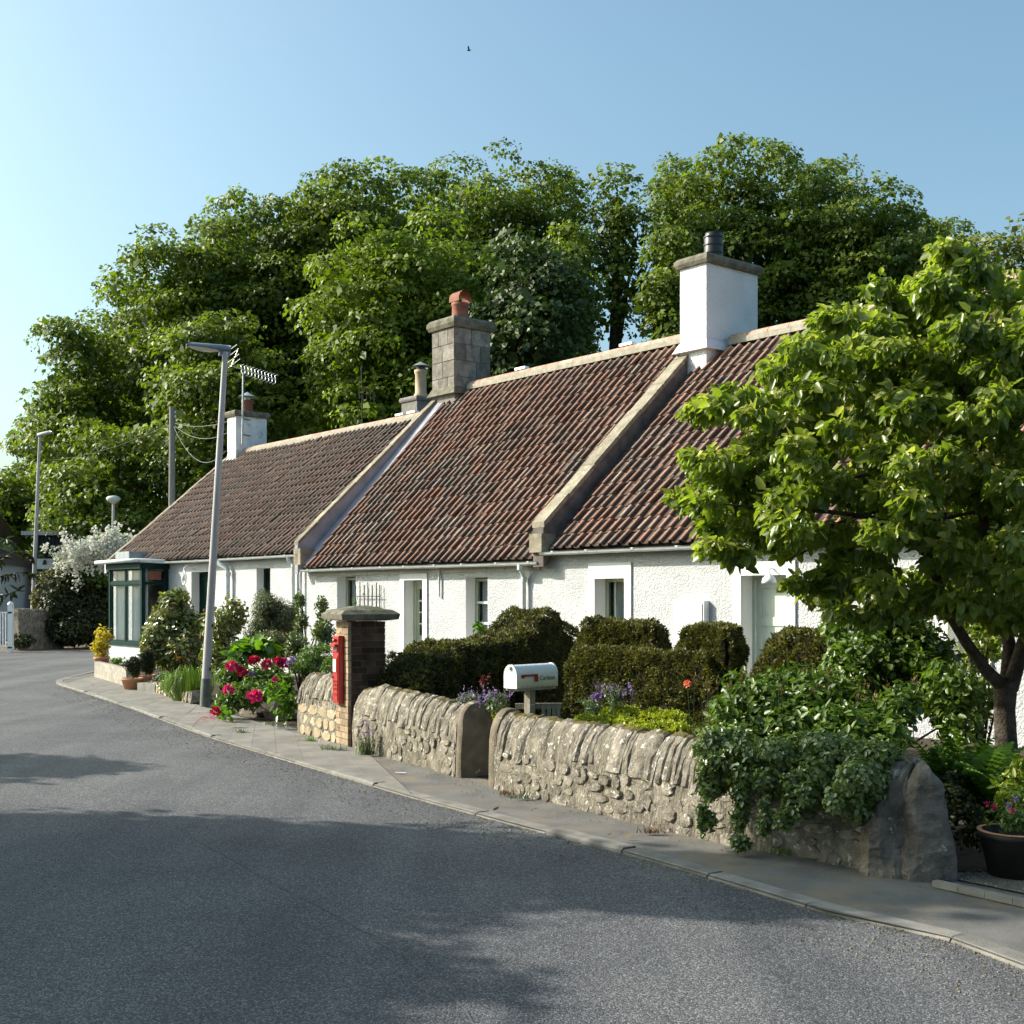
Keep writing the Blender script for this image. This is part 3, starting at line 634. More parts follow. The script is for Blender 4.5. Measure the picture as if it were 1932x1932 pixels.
def window(parent, a, b, c, d, mat='sage_paint', dep=.20, rails=(.5,), bars=(), curt='both', sill=True, surround=None, glassy=True, name='window'):
    fw = .05
    m_ = MB()
    for q in ((a, b, c, c + fw), (a, b, d - fw, d)): m_.fbox(q[0], q[1], -dep - .05, -dep + .02, q[2], q[3])
    for q in ((a, a + fw), (b - fw, b)): m_.fbox(q[0], q[1], -dep - .05, -dep + .02, c + fw, d - fw)
    w_ = m_.build(name, mat, parent)
    ia, ib, ic, id_ = a + fw, b - fw, c + fw, d - fw
    zs = [ic] + [ic + (id_ - ic) * r for r in rails] + [id_]
    for r in rails:
        z = ic + (id_ - ic) * r; MB().fbox(ia, ib, -dep - .03, -dep + .012, z - .02, z + .02).build('rail', 'white_paint' if mat != 'dark_green_paint' else mat, w_)
    for r in bars:
        s = ia + (ib - ia) * r; MB().fbox(s - .012, s + .012, -dep - .02, -dep + .008, ic, id_).build('glazing_bar', mat, w_)
    cols = [ia] + [ia + (ib - ia) * r for r in bars] + [ib]
    for z0, z1 in zip(zs[:-1], zs[1:]):
        for s0, s1 in zip(cols[:-1], cols[1:]):
            MB().add([P(s0 + .002, -dep - .012, z0), P(s1 - .002, -dep - .012, z0), P(s1 - .002, -dep - .012, z1), P(s0 + .002, -dep - .012, z1)], [(0, 1, 2, 3)]).build('pane', 'window_glass', w_)
    def cur(s0, s1, z0, z1):
        n = 14; vs = []
        for i in range(n + 1):
            s = s0 + (s1 - s0) * i / n; dd = -dep - .12 + .025 * math.sin(i * 2.1) + .01 * random.random(); vs += [P(s, dd, z0), P(s, dd, z1)]
        MB().add(vs, [(2 * i, 2 * i + 2, 2 * i + 3, 2 * i + 1) for i in range(n)], 0, True).build('curtain', 'curtain', w_)
    wd = ib - ia
    if curt == 'both': cur(ia, ia + wd * .42, ic, id_); cur(ib - wd * .2, ib, ic, id_)
    elif curt == 'full': cur(ia, ib, ic, id_)
    elif curt == 'left': cur(ia, ia + wd * .62, ic, id_)
    if sill: MB().fbox(a - .03, b + .03, -dep + .02, .05, c - .07, c - .004).build('sill', 'white_render', w_)
    if surround:
        t_, zt = surround; mm_ = MB(); mm_.fbox(a - t_, a, -.005, .028, c - .07, d); mm_.fbox(b, b + t_, -.005, .028, c - .07, d); mm_.fbox(a - t_, b + t_, -.005, .028, d, zt)
        mm_.build('surround', 'white_render', w_)
    return w_
def door(parent, a, b, z1, mat, dep=.22, glazed=False, surround=None):
    fw = .05; m_ = MB(); m_.fbox(a, a + fw, -dep - .06, -dep + .03, 0, z1); m_.fbox(b - fw, b, -dep - .06, -dep + .03, 0, z1); m_.fbox(a + fw, b - fw, -dep - .06, -dep + .03, z1 - fw, z1)
    dr = m_.build('door', mat, parent)
    ia, ib = a + fw, b - fw
    lf = MB(); lf.fbox(ia, ia + .08, -dep - .04, -dep, .03, z1 - fw); lf.fbox(ib - .08, ib, -dep - .04, -dep, .03, z1 - fw)
    rails = (.03, .85, z1 - fw - .12) if glazed else (.03, .7, 1.3, z1 - fw - .12)
    for z in rails: lf.fbox(ia + .08, ib - .08, -dep - .04, -dep, z, z + .12)
    lf.build('leaf', mat, dr)
    if glazed:
        MB().fbox(ia + .08, ib - .08, -dep - .03, -dep - .015, .15, .85).build('panel', mat, dr)
        n = 4; z0, zt = .97, z1 - fw - .12; sm = (ia + ib) / 2
        MB().fbox(sm - .012, sm + .012, -dep - .035, -dep - .005, z0, zt).build('glazing_bar', 'white_paint', dr)
        for k in range(n):
            za, zb = z0 + (zt - z0) * k / n, z0 + (zt - z0) * (k + 1) / n
            if k: MB().fbox(ia + .08, ib - .08, -dep - .035, -dep - .006, za - .012, za + .012).build('glazing_bar', 'white_paint', dr)
            for s0, s1 in ((ia + .08, sm - .012), (sm + .012, ib - .08)): MB().add([P(s0, -dep - .022, za), P(s1, -dep - .022, za), P(s1, -dep - .022, zb), P(s0, -dep - .022, zb)], [(0, 1, 2, 3)]).build('pane', 'window_glass', dr)
        MB().fbox(ia + .02, ib - .02, -dep - .12, -dep - .1, .9, z1 - .1).build('blind', 'curtain', dr)
    else:
        for z0, zt in ((.15, .7), (.82, 1.3), (1.42, z1 - fw - .12)): MB().fbox(ia + .08, ib - .08, -dep - .032, -dep - .016, z0, zt).build('panel', mat, dr)
    MB().tube([P(ib - .04, -dep, 1.02), P(ib - .04, -dep + .05, 1.02), P(ib - .12, -dep + .05, 1.02)], .009, 6).build('handle', 'aluminium', dr)
    MB().fbox(a - .02, b + .02, -dep, .03, -.03, .07).build('step', 'kerb_stone', dr)
    if surround:
        t_, zt = surround; mm_ = MB(); mm_.fbox(a - t_, a, -.005, .028, -.02, z1); mm_.fbox(b, b + t_, -.005, .028, -.02, z1); mm_.fbox(a - t_, b + t_, -.005, .028, z1, zt); mm_.build('surround', 'white_render', dr)
    return dr
def skew(parent, s, wd, d0, z0, d1, z1, up_mat, ns=7, hgt=.5, cop=.085, name='skew'):
    """raised gable edge: rendered upstand with coping stones"""
    m_ = MB(); vs = []
    for q in (s - wd / 2 + .02, s + wd / 2 - .02):
        for (d, z) in ((d0, z0), (d1, z1)): vs += [P(q, d, z - cop - hgt), P(q, d, z - cop)]
    m_.add(vs, [(0, 1, 3, 2), (4, 6, 7, 5), (0, 4, 5, 1), (2, 3, 7, 6), (1, 5, 7, 3), (0, 2, 6, 4)]); k = m_.build(name, up_mat, parent)
    for i in range(ns):
        a, b = i / ns, (i + 1) / ns - .004; j = random.uniform(-.012, .012); m2 = MB(); vs = []
        for q in (s - wd / 2, s + wd / 2):
            for f in (a, b):
                d, z = d0 + (d1 - d0) * f, z0 + (z1 - z0) * f; vs += [P(q, d, z - cop + j), P(q, d, z + j)]
        m2.add(vs, [(0, 1, 3, 2), (4, 6, 7, 5), (0, 4, 5, 1), (2, 3, 7, 6), (1, 5, 7, 3), (0, 2, 6, 4)]); m2.build('coping_stone', 'coping_stone', k)
    return k
def chimney(parent, s0, s1, m0, m1, zb, zt, mat, cap=.16, over=.07, pot=None, skirt=True, blocks=False, capmat='cap_stone'):
    body = MB().fbox(s0, s1, -m1, -m0, zb - 1.1, zt); ch = body.build('chimney', mat if not blocks else 'chimney_joint', parent)
    if blocks:
        nc = 4; h = (zt - zb) / nc
        for c in range(nc):
            for face in range(4):
                ln = (s1 - s0) if face in (0, 2) else (m1 - m0); cuts = [0, random.uniform(.35, .65), 1] if (c + face) % 3 else [0, .3, .72, 1]
                for a, b in zip(cuts[:-1], cuts[1:]):
                    g_ = .008; z0_, z1_ = zb + c * h + g_, zb + (c + 1) * h - g_; pr = .012 + .008 * random.random(); A0, B0 = a * ln + g_, b * ln - g_
                    if face == 0: m2 = MB().fbox(s0 + A0, s0 + B0, -m0 - .03, -m0 + pr, z0_, z1_)
                    elif face == 2: m2 = MB().fbox(s0 + A0, s0 + B0, -m1 - pr, -m1 + .03, z0_, z1_)
                    elif face == 1: m2 = MB().fbox(s1 - .03, s1 + pr, -m0 - B0, -m0 - A0, z0_, z1_)
                    else: m2 = MB().fbox(s0 - pr, s0 + .03, -m0 - B0, -m0 - A0, z0_, z1_)
                    m2.build('block', 'chimney_stone', ch)
    o_ = over
    m_ = MB(); vs = []
    for (e, z) in ((o_ * .6, zt), (o_, zt + cap * .35), (o_, zt + cap * .7), (o_ * .5, zt + cap)):
        for (s, d) in ((s0 - e, -m0 + e), (s1 + e, -m0 + e), (s1 + e, -m1 - e), (s0 - e, -m1 - e)): vs.append(P(s, d, z))
    fs = [(r * 4 + k, r * 4 + (k + 1) % 4, (r + 1) * 4 + (k + 1) % 4, (r + 1) * 4 + k) for r in range(3) for k in range(4)] + [(0, 3, 2, 1), (12, 13, 14, 15)]
    m_.add(vs, fs); m_.build('chimney_cap', capmat, ch)
    if skirt:
        m_ = MB(); vs = []
        for (e, z) in ((.10, zb - .02), (.012, zb + .16)):
            for (s, d) in ((s0 - e, -m0 + e), (s1 + e, -m0 + e), (s1 + e, -m1 - e), (s0 - e, -m1 - e)): vs.append(P(s, d, z))
        m_.add(vs, [(k, (k + 1) % 4, (k + 1) % 4 + 4, k + 4) for k in range(4)] + [(0, 3, 2, 1)]); m_.build('skirt', capmat if blocks else mat, ch)
    return ch

# --- left cottage
lc = thing('cottage', P(-12.4, 0, 0), 'leftmost white cottage of the row with dark green bay window', 'cottage', 'white harled cottages in a row')
LS0, LS1, LZE, LZR = -17.9, -6.84, 2.60, 5.93
d1_, d2_ = (sx(361), sx(393)), (sx(484), sx(510))
front_wall(lc, LS0, LS1, 2.62, [(-16.05, -14.07, .60, 2.36), (d1_[0], d1_[1], -.05, 2.30), (d2_[0], d2_[1], .95, 2.33)])
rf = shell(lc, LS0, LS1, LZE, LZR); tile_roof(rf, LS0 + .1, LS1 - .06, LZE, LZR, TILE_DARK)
ridge(lc, -16.9, -7.0, LZR, (sx(555) - 1.6, -8.5))
door(lc, d1_[0], d1_[1], 2.28, 'dark_green_paint', .24)
window(lc, d2_[0], d2_[1], .97, 2.31, 'dark_green_paint', .20, (.45,), (), 'left')
gutter(lc, -13.8, LS1 - .05, LZE - .02)
skew(lc, LS0 + .08, .16, OV + .05, LZE + .05, -RW, LZR + .1, 'grey_render', 8, .25, .05)
ch = chimney(lc, -17.5, -16.95, 3.35, 4.35, 5.6, 6.98, 'dirty_white', .17, .08)
c = P(-17.2, -3.85, 7.15); MB().lathe(c, [(.17, 0), (.16, .28), (.18, .3), (.18, .36), (.12, .36), (.12, .1)], 16).build('chimney_pot', 'terracotta', ch)
MB().lathe(c + ZUP * .36, [(.10, 0), (.10, .10)], 10).build('cowl_mesh', 'galvanised', ch); MB().lathe(c + ZUP * .46, [(.30, 0), (.15, .06), (.01, .15)], 16).build('cowl', 'galvanised', ch)
# vent stack and rainwater pipes
v0, v1 = sx(424), sx(437)
pipe(lc, 'vent_pipe', [P(v0, .30, zf(424, 1017)), P(v0, .30, zf(424, 1052)), P((v0 + v1) / 2, .26, zf(430, 1062)), P(v1, .12, zf(436, 1071)), P(v1, .10, zf(436, 1080)), P(v1, .10, .1)], .055, collars=[P(v0, .30, zf(424, 1050)), P(v1, .10, zf(437, 1083)), P(v1, .10, zf(437, 1150))])
pp = sx(559); pipe(lc, 'downpipe', [P(pp, .2, LZE - .07), P(pp, .18, LZE - .14), P(pp, .07, LZE - .22), P(pp, .07, .1)], .036, collars=[P(pp, .07, 1.6), P(pp, .07, LZE - .24)])
# rear chimney seen over the ridge
ch = chimney(lc, -10.6, -9.9, 4.9, 5.9, 4.2, 6.72, 'chimney_joint', .12, .05, skirt=False, capmat='chimney_joint')
c = P(-10.3, -5.3, 6.84); MB().lathe(c, [(.19, 0), (.18, .1), (.15, .14), (.145, .62), (.17, .66), (.17, .74), (.1, .74), (.1, .3)], 16).build('chimney_pot', 'buff_clay', ch)
MB().lathe(c + ZUP * .74, [(.12, 0), (.12, .10)], 10).build('cowl_mesh', 'black_metal', ch); MB().lathe(c + ZUP * .84, [(.24, 0), (.12, .06), (.01, .12)], 16).build('cowl', 'galvanised', ch)
# bay window
B0, B1, BD, BZ0, BZ1 = -16.17, -13.95, .72, .43, 2.40
bay = MB().fbox(B0, B1, 0, BD, -.1, BZ0).build('bay_window', 'harling', lc)
MB().fbox(B0 - .05, B1 + .05, -.02, BD + .05, BZ0, BZ0 + .09).build('sill', 'dark_green_paint', bay)
MB().fbox(B0 - .06, B1 + .06, -.02, BD + .06, BZ1, BZ1 + .16).build('fascia', 'dark_green_paint', bay)
MB().fbox(B0 - .10, B1 + .10, -.05, BD + .12, BZ1 + .162, BZ1 + .22).build('flat_roof', 'lead', bay)
MB().box(P(B0 - .1, -.5, BZ1 + .2), U * .95, N * 1.0, ZUP * .28).build('lead_box', 'lead', bay)
g = MB(); 
for q in ((B0, B0 + .09), (B1 - .10, B1)): MB().fbox(q[0], q[1], BD - .10, BD, BZ0 + .09, BZ1).build('post', 'dark_green_paint', bay)
for q in ((B0 + .002, B0 + .09), (B1 - .10, B1 - .002)): MB().fbox(q[0], q[1], .002, .08, BZ0 + .09, BZ1).build('post', 'dark_green_paint', bay)
MB().fbox((B0 + B1) / 2 - .035, (B0 + B1) / 2 + .035, BD - .07, BD - .01, BZ0 + .09, BZ1).build('mullion', 'dark_green_paint', bay)
MB().fbox(B0 + .09, B1 - .10, BD - .075, BD - .005, 2.0, 2.07).build('transom', 'dark_green_paint', bay)
for q in (B0 + .02, B1 - .07): MB().fbox(q, q + .05, .08, BD - .10, 2.0, 2.07).build('transom', 'dark_green_paint', bay)
mid = (B0 + B1) / 2
for s0, s1 in ((B0 + .09, mid - .035), (mid + .035, B1 - .10)):
    for z0, z1 in ((BZ0 + .09, 2.0), (2.07, BZ1)):
        MB().add([P(s0, BD - .04, z0), P(s1, BD - .04, z0), P(s1, BD - .04, z1), P(s0, BD - .04, z1)], [(0, 1, 2, 3)]).build('pane', 'window_glass', bay)
        lp = MB()
        for (qa, qb, za, zb) in ((s0, s0 + .04, z0, z1), (s1 - .04, s1, z0, z1), (s0 + .04, s1 - .04, z0, z0 + .04), (s0 + .04, s1 - .04, z1 - .04, z1)): lp.fbox(qa, qb, BD - .055, BD - .025, za, zb)
        lp.build('casement', 'dark_green_paint', bay)
for s_ in (B0 + .045, B1 - .045):
    for z0, z1 in ((BZ0 + .09, 2.0), (2.07, BZ1)): MB().add([P(s_, .08, z0), P(s_, BD - .10, z0), P(s_, BD - .10, z1), P(s_, .08, z1)], [(0, 1, 2, 3)]).build('pane', 'window_glass', bay)
MB().fbox(B1 - .052, B1 - .038, .18, BD - .2, 2.12, 2.34).build('stained_panel', 'terracotta', bay)
def drape(s0, s1, d, z0, z1, par, n=16):
    vs = []
    for i in range(n + 1): s = s0 + (s1 - s0) * i / n; dd = d + .03 * math.sin(i * 2.2); vs += [P(s, dd, z0), P(s, dd, z1)]
    MB().add(vs, [(2 * i, 2 * i + 2, 2 * i + 3, 2 * i + 1) for i in range(n)], 0, True).build('curtain', 'curtain', par)
drape(B0 + .12, B0 + .95, BD - .16, BZ0 + .09, 2.4, bay); drape(mid + .1, mid + .55, BD - .17, BZ0 + .09, 2.4, bay); drape(B1 - .32, B1 - .13, BD - .2, BZ0 + .09, 2.4, bay)
# bay gutter: front run and the returns
for (s0, s1) in ((B0 - .35, B1 + .02),): gutter(bay, s0, s1, BZ1 + .17, BD + .19) if False else None
n = 7
gm = MB(); path = [P(B0 - .45, BD + .17, BZ1 + .20), P(B1 + .06, BD + .17, BZ1 + .21), P(-13.75, .2, LZE - .02)]
gm.tube(path, .055, 10); gm.build('bay_gutter', 'gutter_white', bay)

# --- middle cottage
mc = thing('cottage', P(-3, 0, 0), 'middle white cottage of the row with glazed sage door between two narrow windows', 'cottage', 'white harled cottages in a row')
MS0, MS1, MZE, MZR = -6.84, .936, 2.29, 6.38
w1 = (sx(636), sx(671)); dm = (sx(764), sx(799)); w2 = (sx(879), sx(920))
front_wall(mc, MS0, MS1, 2.31, [(w1[0], w1[1], .85, 2.10), (dm[0], dm[1], -.05, 2.02), (w2[0], w2[1], .80, 2.03)])
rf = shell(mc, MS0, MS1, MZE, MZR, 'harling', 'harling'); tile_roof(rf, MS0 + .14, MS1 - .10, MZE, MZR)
ridge(mc, -6.0, .75, MZR, (-4.4, -1.2))
window(mc, w1[0], w1[1], .88, 2.08, 'sage_paint', .22, (.5,), (), 'left', name='window')
door(mc, dm[0], dm[1], 2.0, 'sage_paint', .22, True, (.14, 2.17))
window(mc, w2[0], w2[1], .82, 2.01, 'sage_paint', .22, (.33, .66), (.62,), 'left')
gutter(mc, MS0 + .12, MS1 - .02, MZE - .03)
pp = sx(999); pipe(mc, 'downpipe', [P(pp, .2, MZE - .09), P(pp, .18, MZE - .17), P(pp - .06, .07, MZE - .28), P(pp - .06, .07, .1)], .038, collars=[P(pp, .2, MZE - .12), P(pp - .06, .07, MZE - .32), P(pp - .06, .07, 1.3)])
pipe(mc, 'overflow_pipe', [P(sx(832), .04, MZE - .10), P(sx(832), .04, zf(832, 1126))], .022)
pp = sx(573); pipe(mc, 'downpipe', [P(pp, .16, MZE + .2), P(pp, .07, MZE), P(pp, .07, .1)], .026)
MB().box(P(MS0 + .2, -.002, 2.12), U * (MS1 - MS0 - .4), N * .03, ZUP * .14).build('eaves_band', 'old_render', mc)
skew(mc, MS0 - .05, .17, OV + .10, 2.86, -3.55, 6.42, 'lavender_render', 8, .62, .075)
# lead fillet beside the skew
vs = [P(MS0 + .03, OV, MZE + .13), P(MS0 + .27, OV, MZE + .09), P(MS0 + .27, -3.5, MZR - .1), P(MS0 + .03, -3.5, MZR - .06)]
MB().add(vs + [v - ZUP * .03 for v in vs], [(0, 1, 2, 3), (0, 4, 5, 1), (1, 5, 6, 2)]).build('fillet', 'lavender_render', mc)
# skewputt at the foot
MB().box(P(MS0 - .16, -.1, 2.36), U * .28, N * .34, ZUP * .34).build('skewputt', 'coping_stone', mc)
ch = chimney(mc, -6.95, -6.10, 3.3, 4.3, 6.25, 7.72, 'chimney_stone', .24, .10, blocks=True, capmat='cap_stone')
c = P(-6.5, -3.75, 7.95); MB().lathe(c, [(.21, 0), (.19, .1), (.185, .34), (.20, .36), (.20, .42), (.15, .42), (.15, .1)], 18).build('chimney_pot', 'terracotta', ch)
hood = MB(); vs = []
for q in (-.17, .20):
    for i in range(9):
        a = math.pi * (1.15 * i / 8 - .075); vs.append(c + U * q * 1.0 + N * (.19 * math.cos(a)) + ZUP * (.50 + .19 * math.sin(a)))
hood.add(vs, [(i, i + 1, 10 + i, 9 + i) for i in range(8)], 0, True); hood.add([v * 1.0 - ZUP * .02 for v in vs], [(9 + i, 10 + i, i + 1, i) for i in range(8)], 0, True); hood.build('pot_hood', 'terracotta', ch)

# --- right cottage
rc = thing('cottage', P(5, 0, 0), 'nearest white cottage of the row, its right end behind the leafy tree', 'cottage', 'white harled cottages in a row')
QS0, QS1, QZE, QZR = .936, 12.5, 2.44, 6.16
w3 = (sx(1124), sx(1180)); d3 = (sx(1400), sx(1486)); w4 = (sx(1790), sx(1850))
front_wall(rc, QS0, QS1, 2.45, [(w3[0], w3[1], .80, 1.99), (d3[0], d3[1], -.05, 2.0), (w4[0], w4[1], .8, 1.98)])
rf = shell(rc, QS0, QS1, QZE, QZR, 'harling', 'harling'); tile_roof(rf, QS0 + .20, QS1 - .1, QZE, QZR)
ridge(rc, 1.6, QS1, QZR)
window(rc, w3[0], w3[1], .82, 1.97, 'sage_paint', .22, (), (.28,), 'both', surround=(.14, 2.21))
door(rc, d3[0], d3[1], 1.98, 'pale_sage', .24, False, (.14, 2.17))
window(rc, w4[0], w4[1], .82, 1.96, 'sage_paint', .22, (.5,), (), 'both', surround=(.14, 2.15))
gutter(rc, QS0 + .05, QS1, QZE - .03)
skew(rc, QS0 + .0, .29, OV + .08, 2.88, -3.6, 6.42, 'dark_render', 7, .62, .09)
MB().box(P(QS0 - .15, -.02, 2.40), U * .30, N * .30, ZUP * .30).build('skewputt', 'coping_stone', rc)
ch = chimney(rc, .88, 1.50, 3.13, 4.50, 6.02, 7.50, 'chimney_harl', .17, .08)
jitter = ch
c = P(1.2, -3.65, 7.67); MB().lathe(c, [(.17, 0), (.17, .40), (.15, .46), (.15, .5), (.11, .5), (.11, .1)], 16).build('chimney_pot', 'black_metal', ch)
for z in (.12, .26, .40): MB().lathe(c + ZUP * z, [(.172, 0), (.182, .01), (.182, .03), (.172, .04)], 16).build('pot_band', 'black_metal', ch)
# wall things
mbx = thing('meter_box', P(sx(1310), .05, 1.2), 'white meter box on the wall between window and door of nearest cottage', 'meter box')
MB().fbox(sx(1282), sx(1338), 0, .11, 1.02, 1.64).build('case', 'white_paint', mbx); MB().fbox(sx(1285), sx(1335), .112, .125, 1.06, 1.60).build('lid', 'white_paint', mbx)
wlmp = thing('wall_lamp', P(sx(1452), .05, 1.9), 'small white lamp hanging over the pale door behind the leaves', 'lamp')
c = P(sx(1462), .12, 1.93); MB().tube([P(sx(1462), 0, 2.06), P(sx(1462), .12, 2.06), c + ZUP * .05], .012, 6).build('bracket', 'white_paint', wlmp); MB().lathe(c, [(.02, .07), (.09, .0), (.10, -.06), (.085, -.06), (.03, .04)], 16).build('lamp_shade', 'white_paint', wlmp)
lan = thing('hanging_lantern', P(sx(370), .1, 2.2), 'white oval lantern on a bracket beside the dark green door', 'lantern')
ls = sx(366); MB().tube([P(ls, 0, 2.36), P(ls, .18, 2.46), P(ls, .26, 2.40), P(ls, .26, 2.32)], .012, 6).build('bracket', 'white_paint', lan)
MB().tube([P(ls, .26, 2.32) + U * .11 * math.sin(a) - ZUP * (.17 - .17 * math.cos(a)) for a in np.linspace(0, 2 * math.pi, 17)], .018, 6, cap=False).build('hoop', 'white_paint', lan)
MB().lathe(P(ls, .26, 2.07), [(.0, 0), (.05, .02), (.06, .1), (.03, .17), (0, .18)], 10).build('glass', 'glass_bulb', lan)
tr = thing('trellis', P(sx(700), .1, 1.2), 'rusty wire trellis fixed to the wall between the first narrow window and glazed door', 'trellis')
for k, px in enumerate((676, 684, 692, 699, 707, 715, 721)):
    MB().tube([P(sx(px), .06, .2), P(sx(px), .06, 1.92 + .05 * (k % 2))], .009, 5).build('upright', 'iron', tr)
for y in (1125, 1145, 1160): MB().tube([P(sx(673), .07, zf(698, y)), P(sx(724), .07, zf(698, y))], .008, 5).build('crossbar', 'iron', tr)

# ------------------------------------------------------------------ aerials, poles, wires, lamps
ae = thing('television_aerial', P(-16.9, -3.4, 6.2), 'long television aerial on a mast strapped to the leftmost chimney', 'aerial')
mt = P(-16.88, -3.28, 0); Ym = mt[1]; top = A(459, 703, Ym)
mt2 = np.array([top[0], Ym, 0]); MB().tube([A(457, 800, Ym) - ZUP * .6, top], .028, 8).build('mast', 'galvanised', ae)
for y in (790, 820): MB().tube([A(459, y, Ym), A(468, y, Ym) + np.array([0, .3, 0])], .015, 6).build('clamp', 'iron', ae)
q0, q1 = A(428, 688, Ym - .3), A(520, 716, Ym + .5)
MB().tube([q0, q1], .012, 6).build('boom', 'aluminium', ae)
bd = unit((q1 - q0)[None])[0]; sd_ = unit(np.cross(bd, ZUP)[None])[0]; upv = np.cross(sd_, bd)
for i in range(11):
    c = lerp(q0, q1, .28 + .70 * i / 10)
    pts = [c + upv * .16 + bd * .07 , c + upv * .1 - bd * .01, c + upv * .0 + bd * .03, c - upv * .10 - bd * .01 + bd * .06, c - upv * .16 - bd * .03]
    MB().tube(pts, .013, 5).build('element', 'aluminium', ae)
for i in range(4):
    c = A(436 + i * 2, 660 + i * 9, Ym - .3); MB().tube([c - bd * .0 - sd_ * .1 + U * -.3 + ZUP * -.05, c + sd_ * .1 + U * .3 + ZUP * .09], .012, 5).build('reflector_rod', 'aluminium', ae)
MB().tube([A(436, 692, Ym - .3), A(450, 658, Ym - .3)], .016, 6).build('reflector_arm', 'aluminium', ae)
ae2 = thing('television_aerial', P(-10.6, -5, 5), 'thin dark aerial beside the buff chimney pot behind the ridge', 'aerial')
Y2 = P(-10.6, -5.3, 0)[1]; MB().tube([A(684, 810, Y2), A(682, 690, Y2)], .018, 6).build('mast', 'iron', ae2); MB().tube([A(676, 742, Y2), A(706, 748, Y2 + .4)], .01, 5).build('boom', 'iron', ae2)
for i in range(5): c = lerp(A(678, 742, Y2), A(706, 748, Y2 + .4), i / 4); MB().tube([c - ZUP * .14, c + ZUP * .14], .007, 4).build('element', 'iron', ae2)

lb = G(385, 1337); LY = lb[1]
sl = thing('street_lamp', lb, 'tall tapered street lamp standing on the pavement before the pink flowers', 'street lamp', 'street lamps along the road')
top = A(425, 664, LY); b0 = A(386, 1337, LY); bm_ = A(389, 1280, LY)
MB().tube([b0 - ZUP * .05, bm_], [.078, .076], 8).build('root', 'lamp_post_root', sl)
MB().tube([bm_, lerp(bm_, top, .5), top], [.068, .055, .042], 8).build('post', 'lamp_post_grey', sl)
ha, hb = A(434, 664, LY + .1), A(351, 652, LY - .15)
hd = unit((hb - ha)[None])[0]; hs = unit(np.cross(hd, ZUP)[None])[0]; hu = np.cross(hs, hd); hu = hu if hu[2] > 0 else -hu
def shellhead(a, b, wdt, h0, h1, zlow, name, mat, par):
    vs = []; n = 9; st = np.linspace(0, 1, 9)
    for t in st:
        ww = wdt * (.55 + .45 * math.sin(math.pi * min(1, t * .9 + .12))) * (1 if t < .9 else .75); hh = h0 + (h1 - h0) * t; hh *= (1 if t < .95 else .6)
        for i in range(n): an = math.pi * i / (n - 1); vs.append(lerp(a, b, t) + hs * ww * math.cos(an) + hu * (hh * math.sin(an)))
    fs = [(j * n + i, j * n + i + 1, (j + 1) * n + i + 1, (j + 1) * n + i) for j in range(8) for i in range(n - 1)] + [(tuple(j * n for j in range(9)) + tuple(j * n + n - 1 for j in range(8, -1, -1)))] + [tuple(range(n)), tuple(range(8 * n + n - 1, 8 * n - 1, -1))]
    m_ = MB(); m_.add(vs, fs, 0, True); return m_.build(name, mat, par)
shellhead(ha, hb, .115, .10, .055, 0, 'lamp_head', 'lamp_head_grey', sl)
MB().box(lerp(ha, hb, .0) - hs * .07 - hu * .07, hd * .16, hs * .14, hu * .07).build('spigot', 'lamp_head_grey', sl)
vs = []
for t in np.linspace(.25, .95, 8):
    ww = .085 * math.sin(math.pi * (.2 + .6 * (t - .25) / .7)) ; dp = .055 * math.sin(math.pi * (t - .2) / .8)
    for i in range(7): an = math.pi * i / 6; vs.append(lerp(ha, hb, t) + hs * ww * math.cos(an) - hu * (dp * math.sin(an) + .002))
MB().add(vs, [(j * 7 + i + 1, j * 7 + i, (j + 1) * 7 + i, (j + 1) * 7 + i + 1) for j in range(7) for i in range(6)], 0, True).build('lens', 'lamp_lens', sl)
for y in (1180, 1262): p0 = A(386 + (1337 - y) * .058 + 6, y, LY - .07); MB().box(p0 - np.array([.014, 0, .03]), np.array([.028, 0, 0]), np.array([0, .012, 0]), ZUP * .05).build('door_lock', 'iron', sl)
lb2 = G(62, 1217); Y2 = lb2[1]
s2 = thing('street_lamp', lb2, 'distant street lamp at the bend by the dark hedge', 'street lamp', 'street lamps along the road')
t2 = A(75, 824, Y2); MB().tube([A(62, 1217, Y2), A(63, 1130, Y2)], [.11, .10], 8).build('root', 'lamp_post_grey', s2); MB().tube([A(63, 1130, Y2), t2], [.085, .05], 8).build('post', 'lamp_post_grey', s2)
ha, hb = A(71, 824, Y2), A(98, 816, Y2 - .1); hd = unit((hb - ha)[None])[0]; hs = unit(np.cross(hd, ZUP)[None])[0]; hu = np.cross(hs, hd); hu = hu if hu[2] > 0 else -hu
shellhead(ha, hb, .12, .12, .09, 0, 'lamp_head', 'lamp_lens', s2)
Y3 = 44.0; s3 = thing('globe_lamp', A(212, HY + 1.7 * F / Y3, Y3), 'round headed lamp on a thin pole rising behind the white lilac', 'street lamp', 'street lamps along the road')
MB().tube([A(211, HY + 1.7 * F / Y3, Y3), A(214, 948, Y3)], [.07, .05], 8).build('post', 'lamp_post_grey', s3)
MB().lathe(A(214, 951, Y3), [(.05, 0), (.20, .10), (.25, .17), (.25, .22), (.18, .28), (0, .31)], 16).build('lamp_head', 'lamp_lens', s3)
Y4 = 41.0; tp = thing('telegraph_pole', A(322, HY + 1.7 * F / Y4, Y4), 'grey wooden telegraph pole behind the left end of the tiled roof', 'pole')
MB().tube([A(323, HY + 1.7 * F / Y4, Y4), A(325, 768, Y4)], [.13, .10], 8).build('post', 'pole_wood', tp)
for k, y in enumerate((778, 786)): MB().lathe(A(331, y, Y4 - .05), [(.03, -.05), (.045, 0), (.03, .05)], 8).build('insulator', 'galvanised', tp)
